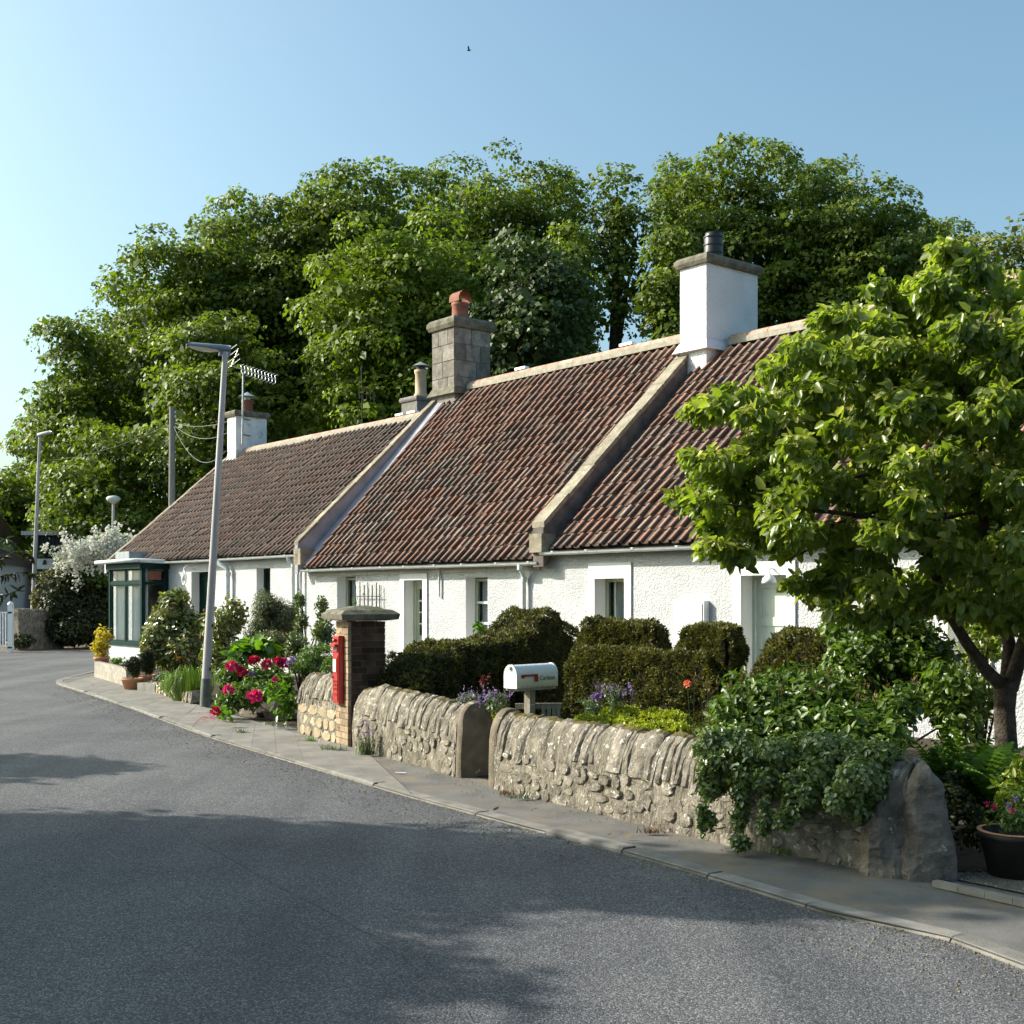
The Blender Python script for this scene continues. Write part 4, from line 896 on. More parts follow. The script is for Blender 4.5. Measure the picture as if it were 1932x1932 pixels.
def wire(a, b, sag, label):
    pts = [lerp(a, b, t) - ZUP * sag * 4 * t * (1 - t) for t in np.linspace(0, 1, 13)]
    o = MB().tube(pts, .011, 5).build('overhead_wire', 'wire'); tag(o, label, 'wire', 'overhead wires on the telegraph pole')
pa = A(328, 798, Y4)
wire(pa, P(-17.4, -3.4, 6.9), .15, 'upper wire running from telegraph pole right to the leftmost chimney')
wire(A(328, 802, Y4), P(-17.3, -3.4, 6.6), .35, 'second wire from telegraph pole right to the leftmost chimney')
wire(A(326, 800, Y4), P(-17.5, -3.3, 6.0), .75, 'slack lowest wire drooping from telegraph pole towards the left chimney')
wire(A(320, 800, Y4), A(76, 870, Y2), .25, 'wire from telegraph pole left to the distant street lamp')
wire(A(74, 870, Y2), A(-80, 905, 44), .1, 'wire leaving the distant street lamp out of the picture')

# ------------------------------------------------------------------ garden walls
def stone_variant(seed):
    rs = np.random.RandomState(seed); n = 8; vs = []
    for (k, y) in ((1.0, -.5), (1.0, .38), (.88, .5)):
        for i in range(n):
            a = 2 * math.pi * i / n + .39; rr = (abs(math.cos(a)) ** 6 + abs(math.sin(a)) ** 6) ** (-1 / 6)
            j = rs2[seed][i]; vs.append((.5 * rr * k * math.cos(a) * j, y + rs.uniform(-.06, .06) * (y > 0), .5 * rr * k * math.sin(a) * j))
    vs.append((0, .52, 0)); fs = [(r * n + i, (r + 1) * n + i, (r + 1) * n + (i + 1) % n, r * n + (i + 1) % n) for r in range(2) for i in range(n)] + [(2 * n + i, 3 * n, 2 * n + (i + 1) % n) for i in range(n)]
    me = bpy.data.meshes.new('wall_stone'); me.from_pydata(vs, [], fs)
    for p in me.polygons: p.use_smooth = False
    return me
rs2 = [np.random.RandomState(50 + s).uniform(.80, 1.05, 8) for s in range(8)]
STONES = [stone_variant(s) for s in range(8)]
STONE_SETS = {}
def stones_for(mat):
    if mat not in STONE_SETS:
        L_ = []
        for m_ in STONES: c_ = m_.copy(); c_.materials.append(M[mat]); L_.append(c_)
        STONE_SETS[mat] = L_
    return STONE_SETS[mat]
def put_stone(par, c, ax, out, w_, h_, dep, mat, name='wall_stone', tilt=0):
    o = bpy.data.objects.new(name, random.choice(stones_for(mat))); C.objects.link(o); o.parent = par; o.matrix_parent_inverse = world(par).inverted()
    ax = unit(np.asarray(ax, float)[None])[0]; out = unit(np.asarray(out, float)[None])[0]; up = np.cross(ax, out); up = up if up[2] > 0 else -up
    a2 = ax * math.cos(tilt) + up * math.sin(tilt); u2 = up * math.cos(tilt) - ax * math.sin(tilt)
    if np.dot(np.cross(a2, out), u2) < 0: a2 = -a2
    o.matrix_basis = Matrix(((a2[0] * w_, out[0] * dep, u2[0] * h_, c[0]), (a2[1] * w_, out[1] * dep, u2[1] * h_, c[1]), (a2[2] * w_, out[2] * dep, u2[2] * h_, c[2]), (0, 0, 0, 1)))
    return o
def arch(wd, h, zs, n=9):
    """wall cross-section: (offset, z) from road side foot over the rounded top to the garden side"""
    pr = [(0, 0), (.0, zs * .5), (.01, zs)]
    for i in range(1, n): a = math.pi * (1 - i / n); pr.append((wd / 2 + (wd / 2 - .01) * math.cos(a), zs + (h - zs) * math.sin(a) ** .85))
    return pr + [(wd - .01, zs), (wd, zs * .5), (wd, 0)]
def garden_wall(label, base, wd, hts, zs, stone_mat, coping_mat, seed, body='mixed', z0=KH - .02, group='stone garden walls beside the pavement', lean=True):
    random.seed(seed); rs = np.random.RandomState(seed)
    L_ = arc(base)[-1]; gw = thing('garden_wall', (base[0][0], base[0][1], 0), label, 'wall', group)
    ns = max(3, int(L_ / .09)); rows = []
    def frame(t):
        p, d = along(base, t); nn = np.array([-d[1], d[0]]);
        if np.dot(nn, np.array([1, .6])) < 0: nn = -nn
        return np.array([p[0], p[1], 0.0]), np.array([d[0], d[1], 0]), np.array([nn[0], nn[1], 0])     # nn = into garden
    def height(t): return np.interp(t / L_, [h[0] for h in hts], [h[1] for h in hts])
    from mathutils import noise as mn
    m_ = MB(); vs = []
    for i in range(ns + 1):
        p, d, nn = frame(L_ * i / ns); h = height(L_ * i / ns); pr = arch(wd - .010, h - .010, h * zs, 8)
        pr = [pr[0]] + [(lerp(np.array(pr[0]), np.array(pr[1]), .5))] + pr[1:2] + [(lerp(np.array(pr[1]), np.array(pr[2]), .5))] + pr[2:]
        for (o_, z) in pr:
            q = p + nn * (o_ + .005) + ZUP * (z + z0); jv = mn.noise_vector(Vector(q) * 7); jv2 = mn.noise_vector(Vector(q) * 19)
            q = q + np.array(jv) * .012 + np.array(jv2) * .008; vs.append(q)
    k = len(pr); fs = [(i * k + j, i * k + j + 1, (i + 1) * k + j + 1, (i + 1) * k + j) for i in range(ns) for j in range(k - 1)]
    m_.add(vs, fs, 0, True); m_.add(vs[:k], [tuple(range(k))]); m_.add(vs[-k:], [tuple(range(k - 1, -1, -1))])
    m_.build('wall_core', 'wall_mortar', gw)
    # coping: slabs set on edge over the rounded top
    t = .01
    while t < L_ - .04:
        th = rs.uniform(.035, .10) if rs.rand() < .7 else rs.uniform(.1, .2); 
        if t + th > L_: th = L_ - t
        p, d, nn = frame(t + th / 2); h = height(t + th / 2); zl = zs * rs.uniform(.80, 1.14); up = rs.uniform(-.012, .012); pr = arch(wd + rs.uniform(-.03, .0), h + up, h * zs, 8)
        ca = [(o_, z) for (o_, z) in pr if z >= h * zl - .001][0:]; lo = h * zl
        pr2 = [(0.0, lo)] + [q for q in pr if q[1] > lo + .01] + [(wd, lo)]
        m2 = MB(); vs = []; ln = rs.uniform(.05, .30) * (1 if lean else .3); sx_ = rs.uniform(-.012, .012)
        for e, side in ((-.5, -1), (-.28, 0), (.28, 0), (.5, 1)):
            pin = .012 if side else 0
            for (o_, z) in pr2:
                cz = (h + lo) / 2; q = p + nn * (lerp(o_, wd / 2, pin / (wd / 2)) + sx_) + d * (th * .96 * e + (z - cz) * ln) + ZUP * (z - (pin if z > lo + .05 else 0) + z0)
                q = q + np.array(mn.noise_vector(Vector(q) * 11)) * .010 + np.array(mn.noise_vector(Vector(q) * 31)) * .008; vs.append(q)
        k = len(pr2); fs = [(r * k + j, r * k + j + 1, (r + 1) * k + j + 1, (r + 1) * k + j) for r in range(3) for j in range(k - 1)] + [tuple(range(k))[::-1], tuple(range(3 * k, 4 * k))]
        fs += [(r * k + k - 1, r * k, (r + 1) * k, (r + 1) * k + k - 1) for r in range(3)]
        m2.add(vs, fs, 0, False); m2.build('coping_stone', coping_mat, gw); t += th
    # body stones showing through the mortar
    rows = 4 if body == 'mixed' else 3; z = .02
    hh = min(h[1] for h in hts) * zs
    rh = hh / rows
    for r in range(rows):
        t = rs.uniform(0, .1)
        while t < L_ - .03:
            w_ = rs.uniform(.08, .26) if body == 'mixed' else rs.uniform(.16, .36); w_ = min(w_, L_ - t)
            if w_ < .05: break
            p, d, nn = frame(t + w_ / 2)
            if body == 'squared' or rs.rand() < .8:
                hgt = rh * rs.uniform(.6, 1.5) if body == 'mixed' else rh * .96
                c = p - nn * (-(.032 if body == 'mixed' else .032) - rs.uniform(-.006, .012)) + ZUP * (z0 + r * rh + rh / 2 + rs.uniform(-.03, .03) * (body == 'mixed'))
                put_stone(gw, c, d, -nn, w_ * .95, hgt, .075, stone_mat, tilt=rs.uniform(-.12, .12) if body == 'mixed' else rs.uniform(-.03, .03))
            t += w_
    return gw
wA = [G(*p)[:2] for p in [(561, 1386), (600, 1397), (634, 1407)]]
garden_wall('short squared sandstone wall left of the post box pillar', wA, .34, [(0, .66), (.12, .76), (1, .77)], .60, 'sandstone', 'wall_stone', 3, 'squared')
wB = [G(*p)[:2] for p in [(664, 1417), (720, 1432), (800, 1453), (858, 1470)]]
gB = garden_wall('lichened stone wall between post box pillar and the garden gap', wB, .36, [(0, .66), (.2, .74), (1, .68)], .52, 'wall_stone', 'wall_stone', 4)
wC = [G(*p)[:2] for p in [(932, 1493), (1085, 1531), (1169, 1552), (1281, 1580), (1400, 1607), (1500, 1624), (1600, 1643), (1700, 1662)]]
gC = garden_wall('long mossy stone wall running from the garden gap to the standing stone', wC, .36, [(0, .68), (1, .70)], .50, 'wall_stone', 'wall_stone', 5)
def gate_pier(label, c, d, nn, th, wd, h):
    """single arched slab closing the end of a wall"""
    from mathutils import noise as mn
    o_ = thing('gate_stone', c, label, 'stone', 'upright stones at the garden gap'); m_ = MB(); pr = arch(wd, h, h * .62, 10); vs = []
    for e in (-th / 2, -th / 2 + .02, th / 2 - .02, th / 2):
        pin = .012 if abs(e) == th / 2 else 0
        for (a, z) in pr: q = c + nn * lerp(a, wd / 2, pin / (wd / 2)) + d * e + ZUP * (z * (1 - pin) + KH - .02); q = q + np.array(mn.noise_vector(Vector(q) * 8)) * .012; vs.append(q)
    k = len(pr); fs = [(r * k + j, r * k + j + 1, (r + 1) * k + j + 1, (r + 1) * k + j) for r in range(3) for j in range(k - 1)]
    m_.add(vs, fs, 0, True); m_.add(vs[:k], [tuple(range(k))[::-1]]); m_.add(vs[-k:], [tuple(range(k))]); m_.build('slab', 'pier_stone', o_)
def wframe(base, t):
    p, d = along(base, t); nn = np.array([-d[1], d[0]]); nn = nn if np.dot(nn, [1, .6]) > 0 else -nn
    return np.array([p[0], p[1], 0.]), np.array([d[0], d[1], 0.]), np.array([nn[0], nn[1], 0.])
p, d, nn = wframe(wB, 99); gate_pier('spotted arched stone slab closing the wall left of the garden gap', p + d * .05, d, nn, .10, .37, .705)
p, d, nn = wframe(wC, 0); gate_pier('tan arched stone slab closing the wall right of the garden gap', p - d * .05, d, nn, .11, .37, .70)

# standing stone at the right end
def boulder(name, label, cat, c, prof, mat, seed, jit=.035, ns=52):
    """prof: (z, left, right, depth) rings; left/right along X"""
    from mathutils import noise as mn
    vs = []; 
    pz = np.array([q[0] for q in prof]); zs_ = np.linspace(0, pz[-1], 40)
    for z in zs_:
        l_ = np.interp(z, pz, [q[1] for q in prof]); r_ = np.interp(z, pz, [q[2] for q in prof]); dp = np.interp(z, pz, [q[3] for q in prof])
        cx_, hw = (l_ + r_) / 2, (r_ - l_) / 2
        for i in range(ns):
            a = 2 * math.pi * i / ns; ca, sa = math.cos(a), math.sin(a); rr = (abs(ca) ** 3 + abs(sa) ** 3) ** (-1 / 3)
            q = np.array([c[0] + cx_ + hw * ca * rr, c[1] + dp * sa * rr, c[2] + z]); q = q + np.array(mn.noise_vector(Vector(q) * 4 + Vector((seed, 0, 0)))) * jit + np.array(mn.noise_vector(Vector(q) * 10)) * jit * .5 + np.array(mn.noise_vector(Vector(q) * 27)) * jit * .28; q[0] += .02 * (abs(mn.noise(Vector((q[0] * 14, seed, z * 2)))) * 2 - .5); vs.append(q)
    n = len(zs_); fs = [(r * ns + i, r * ns + (i + 1) % ns, (r + 1) * ns + (i + 1) % ns, (r + 1) * ns + i) for r in range(n - 1) for i in range(ns)]
    m_ = MB(); m_.add(vs, fs, 0, False); m_.add(vs[-ns:], [tuple(range(ns))], 0, False)
    o_ = m_.build(name, mat); return tag(o_, label, cat)
c = G(1765, 1672); c[1] += .16; c[2] = KH - .03
boulder('standing_stone', 'tall weathered standing stone at the right end of the garden wall', 'stone', c, [(0, -.17, .185, .15), (.15, -.165, .18, .15), (.35, -.15, .13, .14), (.5, -.14, .09, .13), (.60, -.12, .055, .12), (.68, -.06, .03, .08), (.70, -.02, .0, .03)], 'big_stone', 3)
c = G(1672, 1664); c[1] += .12; c[2] = KH - .03
boulder('leaning_stone', 'rough sloping boulder at the wall end left of the standing stone', 'stone', c, [(0, -.13, .15, .12), (.2, -.12, .15, .12), (.4, -.06, .14, .10), (.52, .00, .13, .08), (.6, .08, .13, .04)], 'big_stone', 8)

# pillar of brick with wall post box
pd_, pn_ = np.array([.502, -.865, 0]), np.array([.865, .502, 0])
pc = G(656, 1414); pc[2] = 0
pil = thing('brick_pillar', pc, 'square brick pillar with stone cap carrying the red post box', 'pillar')
PW, PD, PH = .36, .46, 1.41
MB().box(pc - pd_ * (PW - .012) + pn_ * .012 + ZUP * .0, pd_ * (PW - .024), pn_ * (PD - .024), ZUP * PH).build('core', 'brick_mortar', pil)
hb_ = .0745; ncr = 19
for r in range(ncr):
    cuts_u = [0, .5, 1] if r % 2 else [0, .31, .69, 1]; cuts_v = [0, .10, .52, 1] if r % 2 else [0, .10, .36, .74, 1]
    for i in range(len(cuts_u) - 1):
        for j in range(len(cuts_v) - 1):
            a, b, c_, e = cuts_u[i] * PW, cuts_u[i + 1] * PW, cuts_v[j] * PD, cuts_v[j + 1] * PD; g_ = .0045; jj = random.uniform(-.004, .004)
            MB().box(pc - pd_ * (PW - a - g_) + pn_ * (c_ + g_ + jj * .5) + ZUP * (KH + r * hb_ * .98 + .004), pd_ * (b - a - 2 * g_) , pn_ * (e - c_ - 2 * g_), ZUP * (hb_ * .98 - .009)).build('brick', 'brick_a' if j == 0 else 'brick_dark', pil)
vs = []
for (e, z) in ((.0, 1.425), (.11, 1.44), (.125, 1.50), (.06, 1.545), (-.16, 1.595)):
    for (a, b) in ((-PW - e, -e), (e, -e), (e, PD + e), (-PW - e, PD + e)): vs.append(pc + pd_ * a + pn_ * b + ZUP * z)
m_ = MB(); m_.add(vs, [(r * 4 + k, r * 4 + (k + 1) % 4, (r + 1) * 4 + (k + 1) % 4, (r + 1) * 4 + k) for r in range(4) for k in range(4)] + [(0, 3, 2, 1), (16, 17, 18, 19)])
cp = m_.build('stone_cap', 'cap_stone', pil)
pb = thing('wall_post_box', pc - pd_ * .18 + ZUP * .5, 'tall red post box set in the brick pillar', 'post box')
b0 = pc - pd_ * .325 + ZUP * .50
def pbx(a, b, z0, z1, d0, d1, name, mat, par=pb): return MB().box(pc - pd_ * (.30 - a * .80) - pn_ * d1 + ZUP * (.50 + z0), pd_ * (b - a) * .80, pn_ * (d1 - d0), ZUP * (z1 - z0)).build(name, mat, par)
body = MB(); bw = .23
vs = []
for (e, dd) in ((0, -.01), (0, .055), (.010, .062)):
    for (a, z) in ((e, e), (bw - e, e), (bw - e, .76 - e), (e, .76 - e)): vs.append(pc - pd_ * (.30 - a * .80) - pn_ * dd + ZUP * (.50 + z))
body.add(vs, [(r * 4 + k, r * 4 + (k + 1) % 4, (r + 1) * 4 + (k + 1) % 4, (r + 1) * 4 + k) for r in range(2) for k in range(4)] + [(8, 9, 10, 11)]); bo = body.build('body', 'post_red', pb)
pbx(.03, .20, .635, .665, .062, .10, 'hood', 'post_red'); pbx(.05, .20, .60, .632, .0625, .067, 'slot', 'black_metal'); pbx(.03, .20, .575, .60, .062, .074, 'slot_lip', 'post_red')
dr = pbx(.03, .20, .03, .53, .061, .068, 'door', 'post_red')
pbx(.05, .18, .345, .505, .068, .073, 'notice_frame', 'post_red', dr); pbx(.062, .168, .355, .495, .073, .075, 'notice', 'notice_white', dr)
MB().tube([pc - pd_ * .27 - pn_ * .068 + ZUP * .79, pc - pd_ * .27 - pn_ * .08 + ZUP * .79], .014, 10).build('lock', 'post_red', dr)
for zz, n_ in ((.235, 6), (.195, 6), (.15, 5), (.09, 7)):
    for q in range(n_): x0 = .05 + .15 * q / n_; pbx(x0, x0 + .013, zz, zz + .022, .068, .0715, 'raised_mark', 'post_red', dr)
MB().lathe(pc - pd_ * .2 - pn_ * .075 + ZUP * 1.205, [(.0, -.02), (.028, -.01), (.024, .01), (0, .026)], 8).build('crest', 'post_red', pb)

# ------------------------------------------------------------------ mailbox
mx = thing('mailbox', (0, 0, 0), 'white tunnel shaped mailbox with red flag lettered Cardean on a wooden post', 'mailbox')
ma, mw = np.array([.705, .709, 0]), np.array([-.709, .705, 0]); m0 = A(975, 1300, 10.6)
mx.location = tuple(m0)
ML, MW, MH = .52, .15, .205
def tun(x0, x1, gx, seg=10):
    pts = [(-gx, 0), (-gx, MH * .55)]
    for i in range(1, seg): a = math.pi * (1 - i / seg); pts.append((MW / 2 + (MW / 2 + gx) * math.cos(a), MH * .55 + (MH * .45 + gx) * math.sin(a)))
    pts += [(MW + gx, MH * .55), (MW + gx, 0)]
    vs = [m0 + ma * x + mw * p_[0] + ZUP * p_[1] for x in (x0, x1) for p_ in pts]; k = len(pts)
    return vs, [(j, j + 1, k + j + 1, k + j) for j in range(k - 1)] + [(k - 1, 0, k, 2 * k - 1)], [tuple(range(k))[::-1], tuple(range(k, 2 * k))]
v_, f_, c_ = tun(.012, ML, 0); m_ = MB(); m_.add(v_, f_, 0, True); m_.add(v_, c_); mbod = m_.build('body', 'mailbox_white', mx)
v_, f_, c_ = tun(-.006, .018, .005); m_ = MB(); m_.add(v_, f_, 0, True); m_.add(v_, c_); mdo = m_.build('door', 'mailbox_white', mx)
v_, f_, c_ = tun(ML - .014, ML + .004, .004); m_ = MB(); m_.add(v_, f_, 0, True); m_.add(v_, c_); m_.build('rim', 'mailbox_white', mx)
MB().box(m0 - ma * .02 + mw * (MW / 2 - .01) + ZUP * (MH * .80), ma * .014, mw * .02, ZUP * .03).build('latch', 'aluminium', mdo)
MB().box(m0 + ma * .02 - mw * .004 - ZUP * .022, ma * (ML - .04), mw * (MW + .008), ZUP * .02).build('base_board', 'old_wood', mx)
fg = MB(); fz = .105; fx = .07
fg.tube([m0 + ma * fx - mw * .002 + ZUP * fz, m0 + ma * fx - mw * .016 + ZUP * fz], .017, 12)
fg.box(m0 + ma * fx - mw * .014 + ZUP * (fz - .004), ma * .185, mw * .004, ZUP * .019); fg.box(m0 + ma * (fx + .145) - mw * .014 + ZUP * (fz - .052), ma * .042, mw * .004, ZUP * .048); fg.build('flag', 'mailbox_red', mx)
for k in range(7): MB().box(m0 + ma * (.06 + k * .065) - mw * .002 + ZUP * .008, ma * .006, mw * .004, ZUP * .006).build('rivet', 'iron', mx)
tc_ = bpy.data.curves.new('lettering', 'FONT'); tc_.body = 'Cardean'; tc_.size = .058; tc_.extrude = .0004; to = bpy.data.objects.new('tmp', tc_); C.objects.link(to)
bpy.context.view_layer.update(); me = bpy.data.meshes.new_from_object(to.evaluated_get(bpy.context.evaluated_depsgraph_get())); bpy.data.objects.remove(to)
me.materials.clear(); lo = link('lettering', me, 'letter_black', mbod)
pt = m0 + ma * .287 - mw * .0035 + ZUP * .062
lo.matrix_basis = Matrix(((ma[0], 0, -mw[0], pt[0]), (ma[1], 0, -mw[1], pt[1]), (0, 1, 0, pt[2]), (0, 0, 0, 1)))
pp_ = m0 + ma * .20 + mw * .035; MB().box(pp_ - ZUP * (m0[2] - .03), ma * .07, mw * .07, ZUP * (m0[2] - .05)).build('post', 'old_wood', mx)
# low picket fence behind the wall
pk = thing('picket_fence', A(1030, 1345, 10.9), 'weathered low picket fence behind the wall right of the mailbox post', 'fence')
for k, px in enumerate((1000, 1022, 1032, 1042, 1050)):
    q = A(px, 1330 + k, 10.75); MB().box(q - ZUP * (q[2] - .06), np.array([.034, 0, 0]), np.array([0, .022, 0]), ZUP * (q[2] - .06)).build('picket', 'old_wood', pk)
q = A(972, 1338, 10.9); MB().box(q, np.array([.42, .05, 0]), np.array([0, .03, 0]), ZUP * .05).build('rail', 'old_wood', pk)

# ------------------------------------------------------------------ vegetation
def stems(name, base, tips, r, mat, parent, n=5):
    m_ = MB()
    for t in tips:
        mid_ = lerp(np.asarray(base, float), np.asarray(t, float), .5) + RS.normal(size=3) * .04 * np.linalg.norm(np.asarray(t) - np.asarray(base)); m_.tube([base, mid_, t], [r, r * .7, r * .35], n)
    return m_.build(name, mat, parent)
def big_tree(name, label, px, top, half, Y, bottom, mat, dens=1.0, group='big trees behind the cottages', seed=1, leaf=.19, clump=1.5, ry=4.0, low=1.0, cat='tree', gap=0):
    rs = np.random.RandomState(seed); c = A(px, (top + bottom) / 2, Y); rx = half * Y / F; rz = (bottom - top) / 2 * Y / F
    t_ = thing(name, (c[0], c[1], 0), label, cat, group)
    def sup(d, p=3.2): return d / (np.sum(np.abs(d) ** p, -1, keepdims=True) ** (1 / p))
    blobs = []; ncl = int(2.6 * (rx * rz * 4 * math.pi / 3 + rx * ry * 2) / (clump ** 2))
    for i in range(ncl):
        d = sph(1, rs)[0]
        if d[1] > .2 and rs.rand() < .7: d[1] *= -1
        d = sup(d, 2.6)
        k = rs.uniform(.74, 1.06) if rs.rand() < .75 else (rs.uniform(.45, .8) if rs.rand() < .5 else rs.uniform(1.04, 1.13)); cr = clump * (rs.uniform(.35, .75) if rs.rand() < .55 else rs.uniform(.75, 1.25))
        q = c + d * (np.array([rx, ry, rz]) * k - cr * .5)
        if gap and abs(d[0]) < .25 and rs.rand() < gap: continue
        blobs.append((q, np.array([cr, cr, cr * rs.uniform(.42, .62)])))
    Ps, Ts, Ns, Rn = [], [], [], []
    for (q, r) in blobs:
        m = max(6, int(15.5 * dens * (.27 / leaf) ** 2 * r[0] * r[0] * 4)); d = sph(m, rs); up_ = rs.rand(m) < .62; d[up_, 2] = np.abs(d[up_, 2])
        bk = (rs.rand(m) < .5) & (d[:, 1] > .1); d[bk, 1] *= -1
        p_ = q + d * r * (1 - .35 * rs.rand(m) ** 1.4)[:, None] + rs.normal(size=(m, 3)) * .05
        nn = unit(d * .9 + rs.normal(size=(m, 3)) * .5 + np.array([-.15, -.1, .45])); t = unit(d + rs.normal(size=(m, 3)) * .6 + np.array([0, 0, -.45])); t = unit(t - nn * np.sum(t * nn, 1, keepdims=True) * .85)
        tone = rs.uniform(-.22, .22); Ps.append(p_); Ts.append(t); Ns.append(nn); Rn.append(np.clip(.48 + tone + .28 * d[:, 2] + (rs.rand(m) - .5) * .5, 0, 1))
    Pn, T, Nn, rn = map(np.concatenate, (Ps, Ts, Ns, Rn))
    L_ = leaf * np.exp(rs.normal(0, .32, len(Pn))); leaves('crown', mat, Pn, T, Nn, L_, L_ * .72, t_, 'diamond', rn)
    # dim inner foliage
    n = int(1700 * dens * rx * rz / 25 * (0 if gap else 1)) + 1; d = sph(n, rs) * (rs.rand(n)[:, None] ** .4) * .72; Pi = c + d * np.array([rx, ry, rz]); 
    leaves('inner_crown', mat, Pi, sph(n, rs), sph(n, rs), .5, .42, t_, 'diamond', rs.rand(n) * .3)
    tr_ = MB(); base = np.array([c[0], c[1] + .3, -.1]); k = .5
    tr_.tube([base, base + (c - base) * .5 + rs.normal(size=3) * .3, c + ZUP * rz * .3], [.42, .32, .14] if not gap else [.16, .13, .08], 9)
    for i in range(9):
        d = sph(1, rs)[0]; d[2] = abs(d[2]) * .8; a = lerp(base, c, rs.uniform(.55, 1.0)); e = c + d * np.array([rx, ry, rz]) * .8; tr_.tube([a, lerp(a, e, .5) + ZUP * .3, e], [.16, .09, .03] if not gap else [.07, .05, .02], 6)
    tr_.build('trunk', 'bark', t_)
    return t_
BT = [
 ('sycamore_tree', 'dark sycamore furthest left on the skyline beyond the distant street lamp', 162, 612, 92, 56, 1010, 'sycamore_leaf', 1.0),
 ('sycamore_tree', 'low leafy tree at the left edge below the wires', 22, 885, 52, 54, 1080, 'sycamore_leaf', 1.0),
 ('sycamore_tree', 'bushy light green tree directly behind the globe lamp', 215, 800, 120, 50, 1110, 'sycamore_leaf', 1.0),
 ('sycamore_tree', 'tall broad sycamore behind the telegraph pole', 355, 432, 130, 56, 960, 'sycamore_leaf', 1.1),
 ('sycamore_tree', 'sycamore behind the street lamp head and aerial', 525, 375, 165, 57, 900, 'sycamore_leaf', 1.1),
 ('sycamore_tree', 'lower sycamore behind the leftmost chimney', 430, 620, 130, 51, 1010, 'sycamore_leaf', 1.0),
 ('sycamore_tree', 'rounded sycamore topping the middle of the left slope', 700, 338, 160, 58, 860, 'sycamore_leaf', 1.1),
 ('sycamore_tree', 'bright yellow green tree in front of the others above the left roof', 760, 430, 180, 50, 960, 'sycamore_bright', 1.1),
 ('sycamore_tree', 'second highest tree with round top above the stone chimney', 950, 308, 160, 59, 860, 'sycamore_leaf', 1.1),
 ('holly_tree', 'dull bluish green tree just behind the stone chimney', 985, 465, 105, 48, 900, 'sycamore_blue', 1.2),
 ('sycamore_tree', 'thin open tree with sky showing between its stems', 1165, 322, 55, 57, 640, 'sycamore_leaf', .5),
 ('sycamore_tree', 'dark tree filling in above the right part of the middle roof', 1068, 430, 55, 54, 800, 'sycamore_leaf', .9),
 ('sycamore_tree', 'highest tree on the skyline behind the tall white chimney', 1405, 282, 195, 58, 850, 'sycamore_leaf', 1.1),
 ('sycamore_tree', 'small dark tree standing left of the tall white chimney', 1262, 440, 48, 52, 760, 'sycamore_leaf', .8),
 ('sycamore_tree', 'dark tree stepping down right of the highest crown', 1640, 372, 150, 57, 850, 'sycamore_leaf', 1.0),
 ('sycamore_tree', 'back row tree filling the skyline left of the telegraph pole top', 245, 545, 90, 62, 950, 'sycamore_leaf', .9),
 ('sycamore_tree', 'back row tree at the low left end of the canopy', 90, 750, 52, 60, 1050, 'sycamore_leaf', .9),
 ('sycamore_tree', 'back row tree whose top shows over the leftmost chimney', 430, 405, 100, 64, 900, 'sycamore_leaf', .9),
 ('sycamore_tree', 'back row tree on the rising middle of the skyline', 612, 362, 95, 64, 900, 'sycamore_leaf', .9),
 ('sycamore_tree', 'back row tree left of the crown over the stone chimney', 830, 322, 100, 65, 900, 'sycamore_leaf', .9),
 ('sycamore_tree', 'back row tree immediately left of the sky gap', 1068, 318, 55, 64, 850, 'sycamore_leaf', .9),
 ('sycamore_tree', 'back row tree between sky gap and the highest crown', 1275, 320, 58, 64, 850, 'sycamore_leaf', .9),
 ('sycamore_tree', 'back row tree on the right shoulder of the highest crown', 1545, 318, 105, 64, 850, 'sycamore_leaf', .9),
 ('sycamore_tree', 'back row tree low on the skyline above the garden tree', 1745, 425, 95, 62, 850, 'sycamore_leaf', .9),
 ('ash_tree', 'sunlit yellowish tree behind the top of the leafy garden tree', 1810, 455, 95, 50, 850, 'yellow_tree', .9),
 ('ash_tree', 'yellowish tree at the right edge of the picture', 1945, 440, 85, 48, 850, 'yellow_tree', .9)]
for i, (nm, lb_, px, top, half, Y, bot, mat, dn) in enumerate(BT):
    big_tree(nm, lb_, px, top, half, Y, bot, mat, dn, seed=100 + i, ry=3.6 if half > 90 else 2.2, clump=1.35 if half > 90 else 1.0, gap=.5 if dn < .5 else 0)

# trees and hedge on the left verge: outside the frame, they shade the road
def shade_tree(label, x, y, cz, rx, ry, rz, seed, dens=1.0, mat='sycamore_leaf', bs=1.0):
    rs = np.random.RandomState(seed); c = np.array([x, y, cz]); t_ = thing('roadside_tree', (x, y, 0), label, 'tree', 'trees on the left verge shading the road')
    blobs = []
    for i in range(int(46 * dens)):
        d = sph(1, rs)[0] * rs.rand() ** .33; blobs.append((c + d * np.array([rx, ry, rz]) * .85, bs * max(1, rx / 2.6) * rs.uniform(.35, .75) * np.array([1.1, 1.1, .7])))
    Pn, T, Nn, rn = blob_leaves(blobs, 60, .2, rs, .9, .5, .3); L_ = .2 * rs.uniform(.6, 1.3, len(Pn)); leaves('crown', mat, Pn, T, Nn, L_, L_ * .7, t_, 'diamond', rn)
    tr_ = MB(); tr_.tube([(x, y, -.1), (x + .1, y, cz * .5), (x, y, cz + rz * .4)], [.22, .16, .06], 8)
    for i in range(10): d = sph(1, rs)[0]; a = np.array([x, y, cz * rs.uniform(.5, 1)]); e = c + d * np.array([rx, ry, rz]) * .85; tr_.tube([a, lerp(a, e, .5), e], [.07, .045, .015], 5)
    tr_.build('trunk', 'bark', t_)
shade_tree('tallest roadside tree, its crown reaching furthest over the road', -7.3, 9.12, 5.6, 1.7, .5, 1.0, 306, 1.2, bs=.62)
shade_tree('roadside tree nearest the wide lobe of shadow on the road', -9.3, 9.35, 4.3, 2.1, 1.35, 1.7, 301, 1.4)
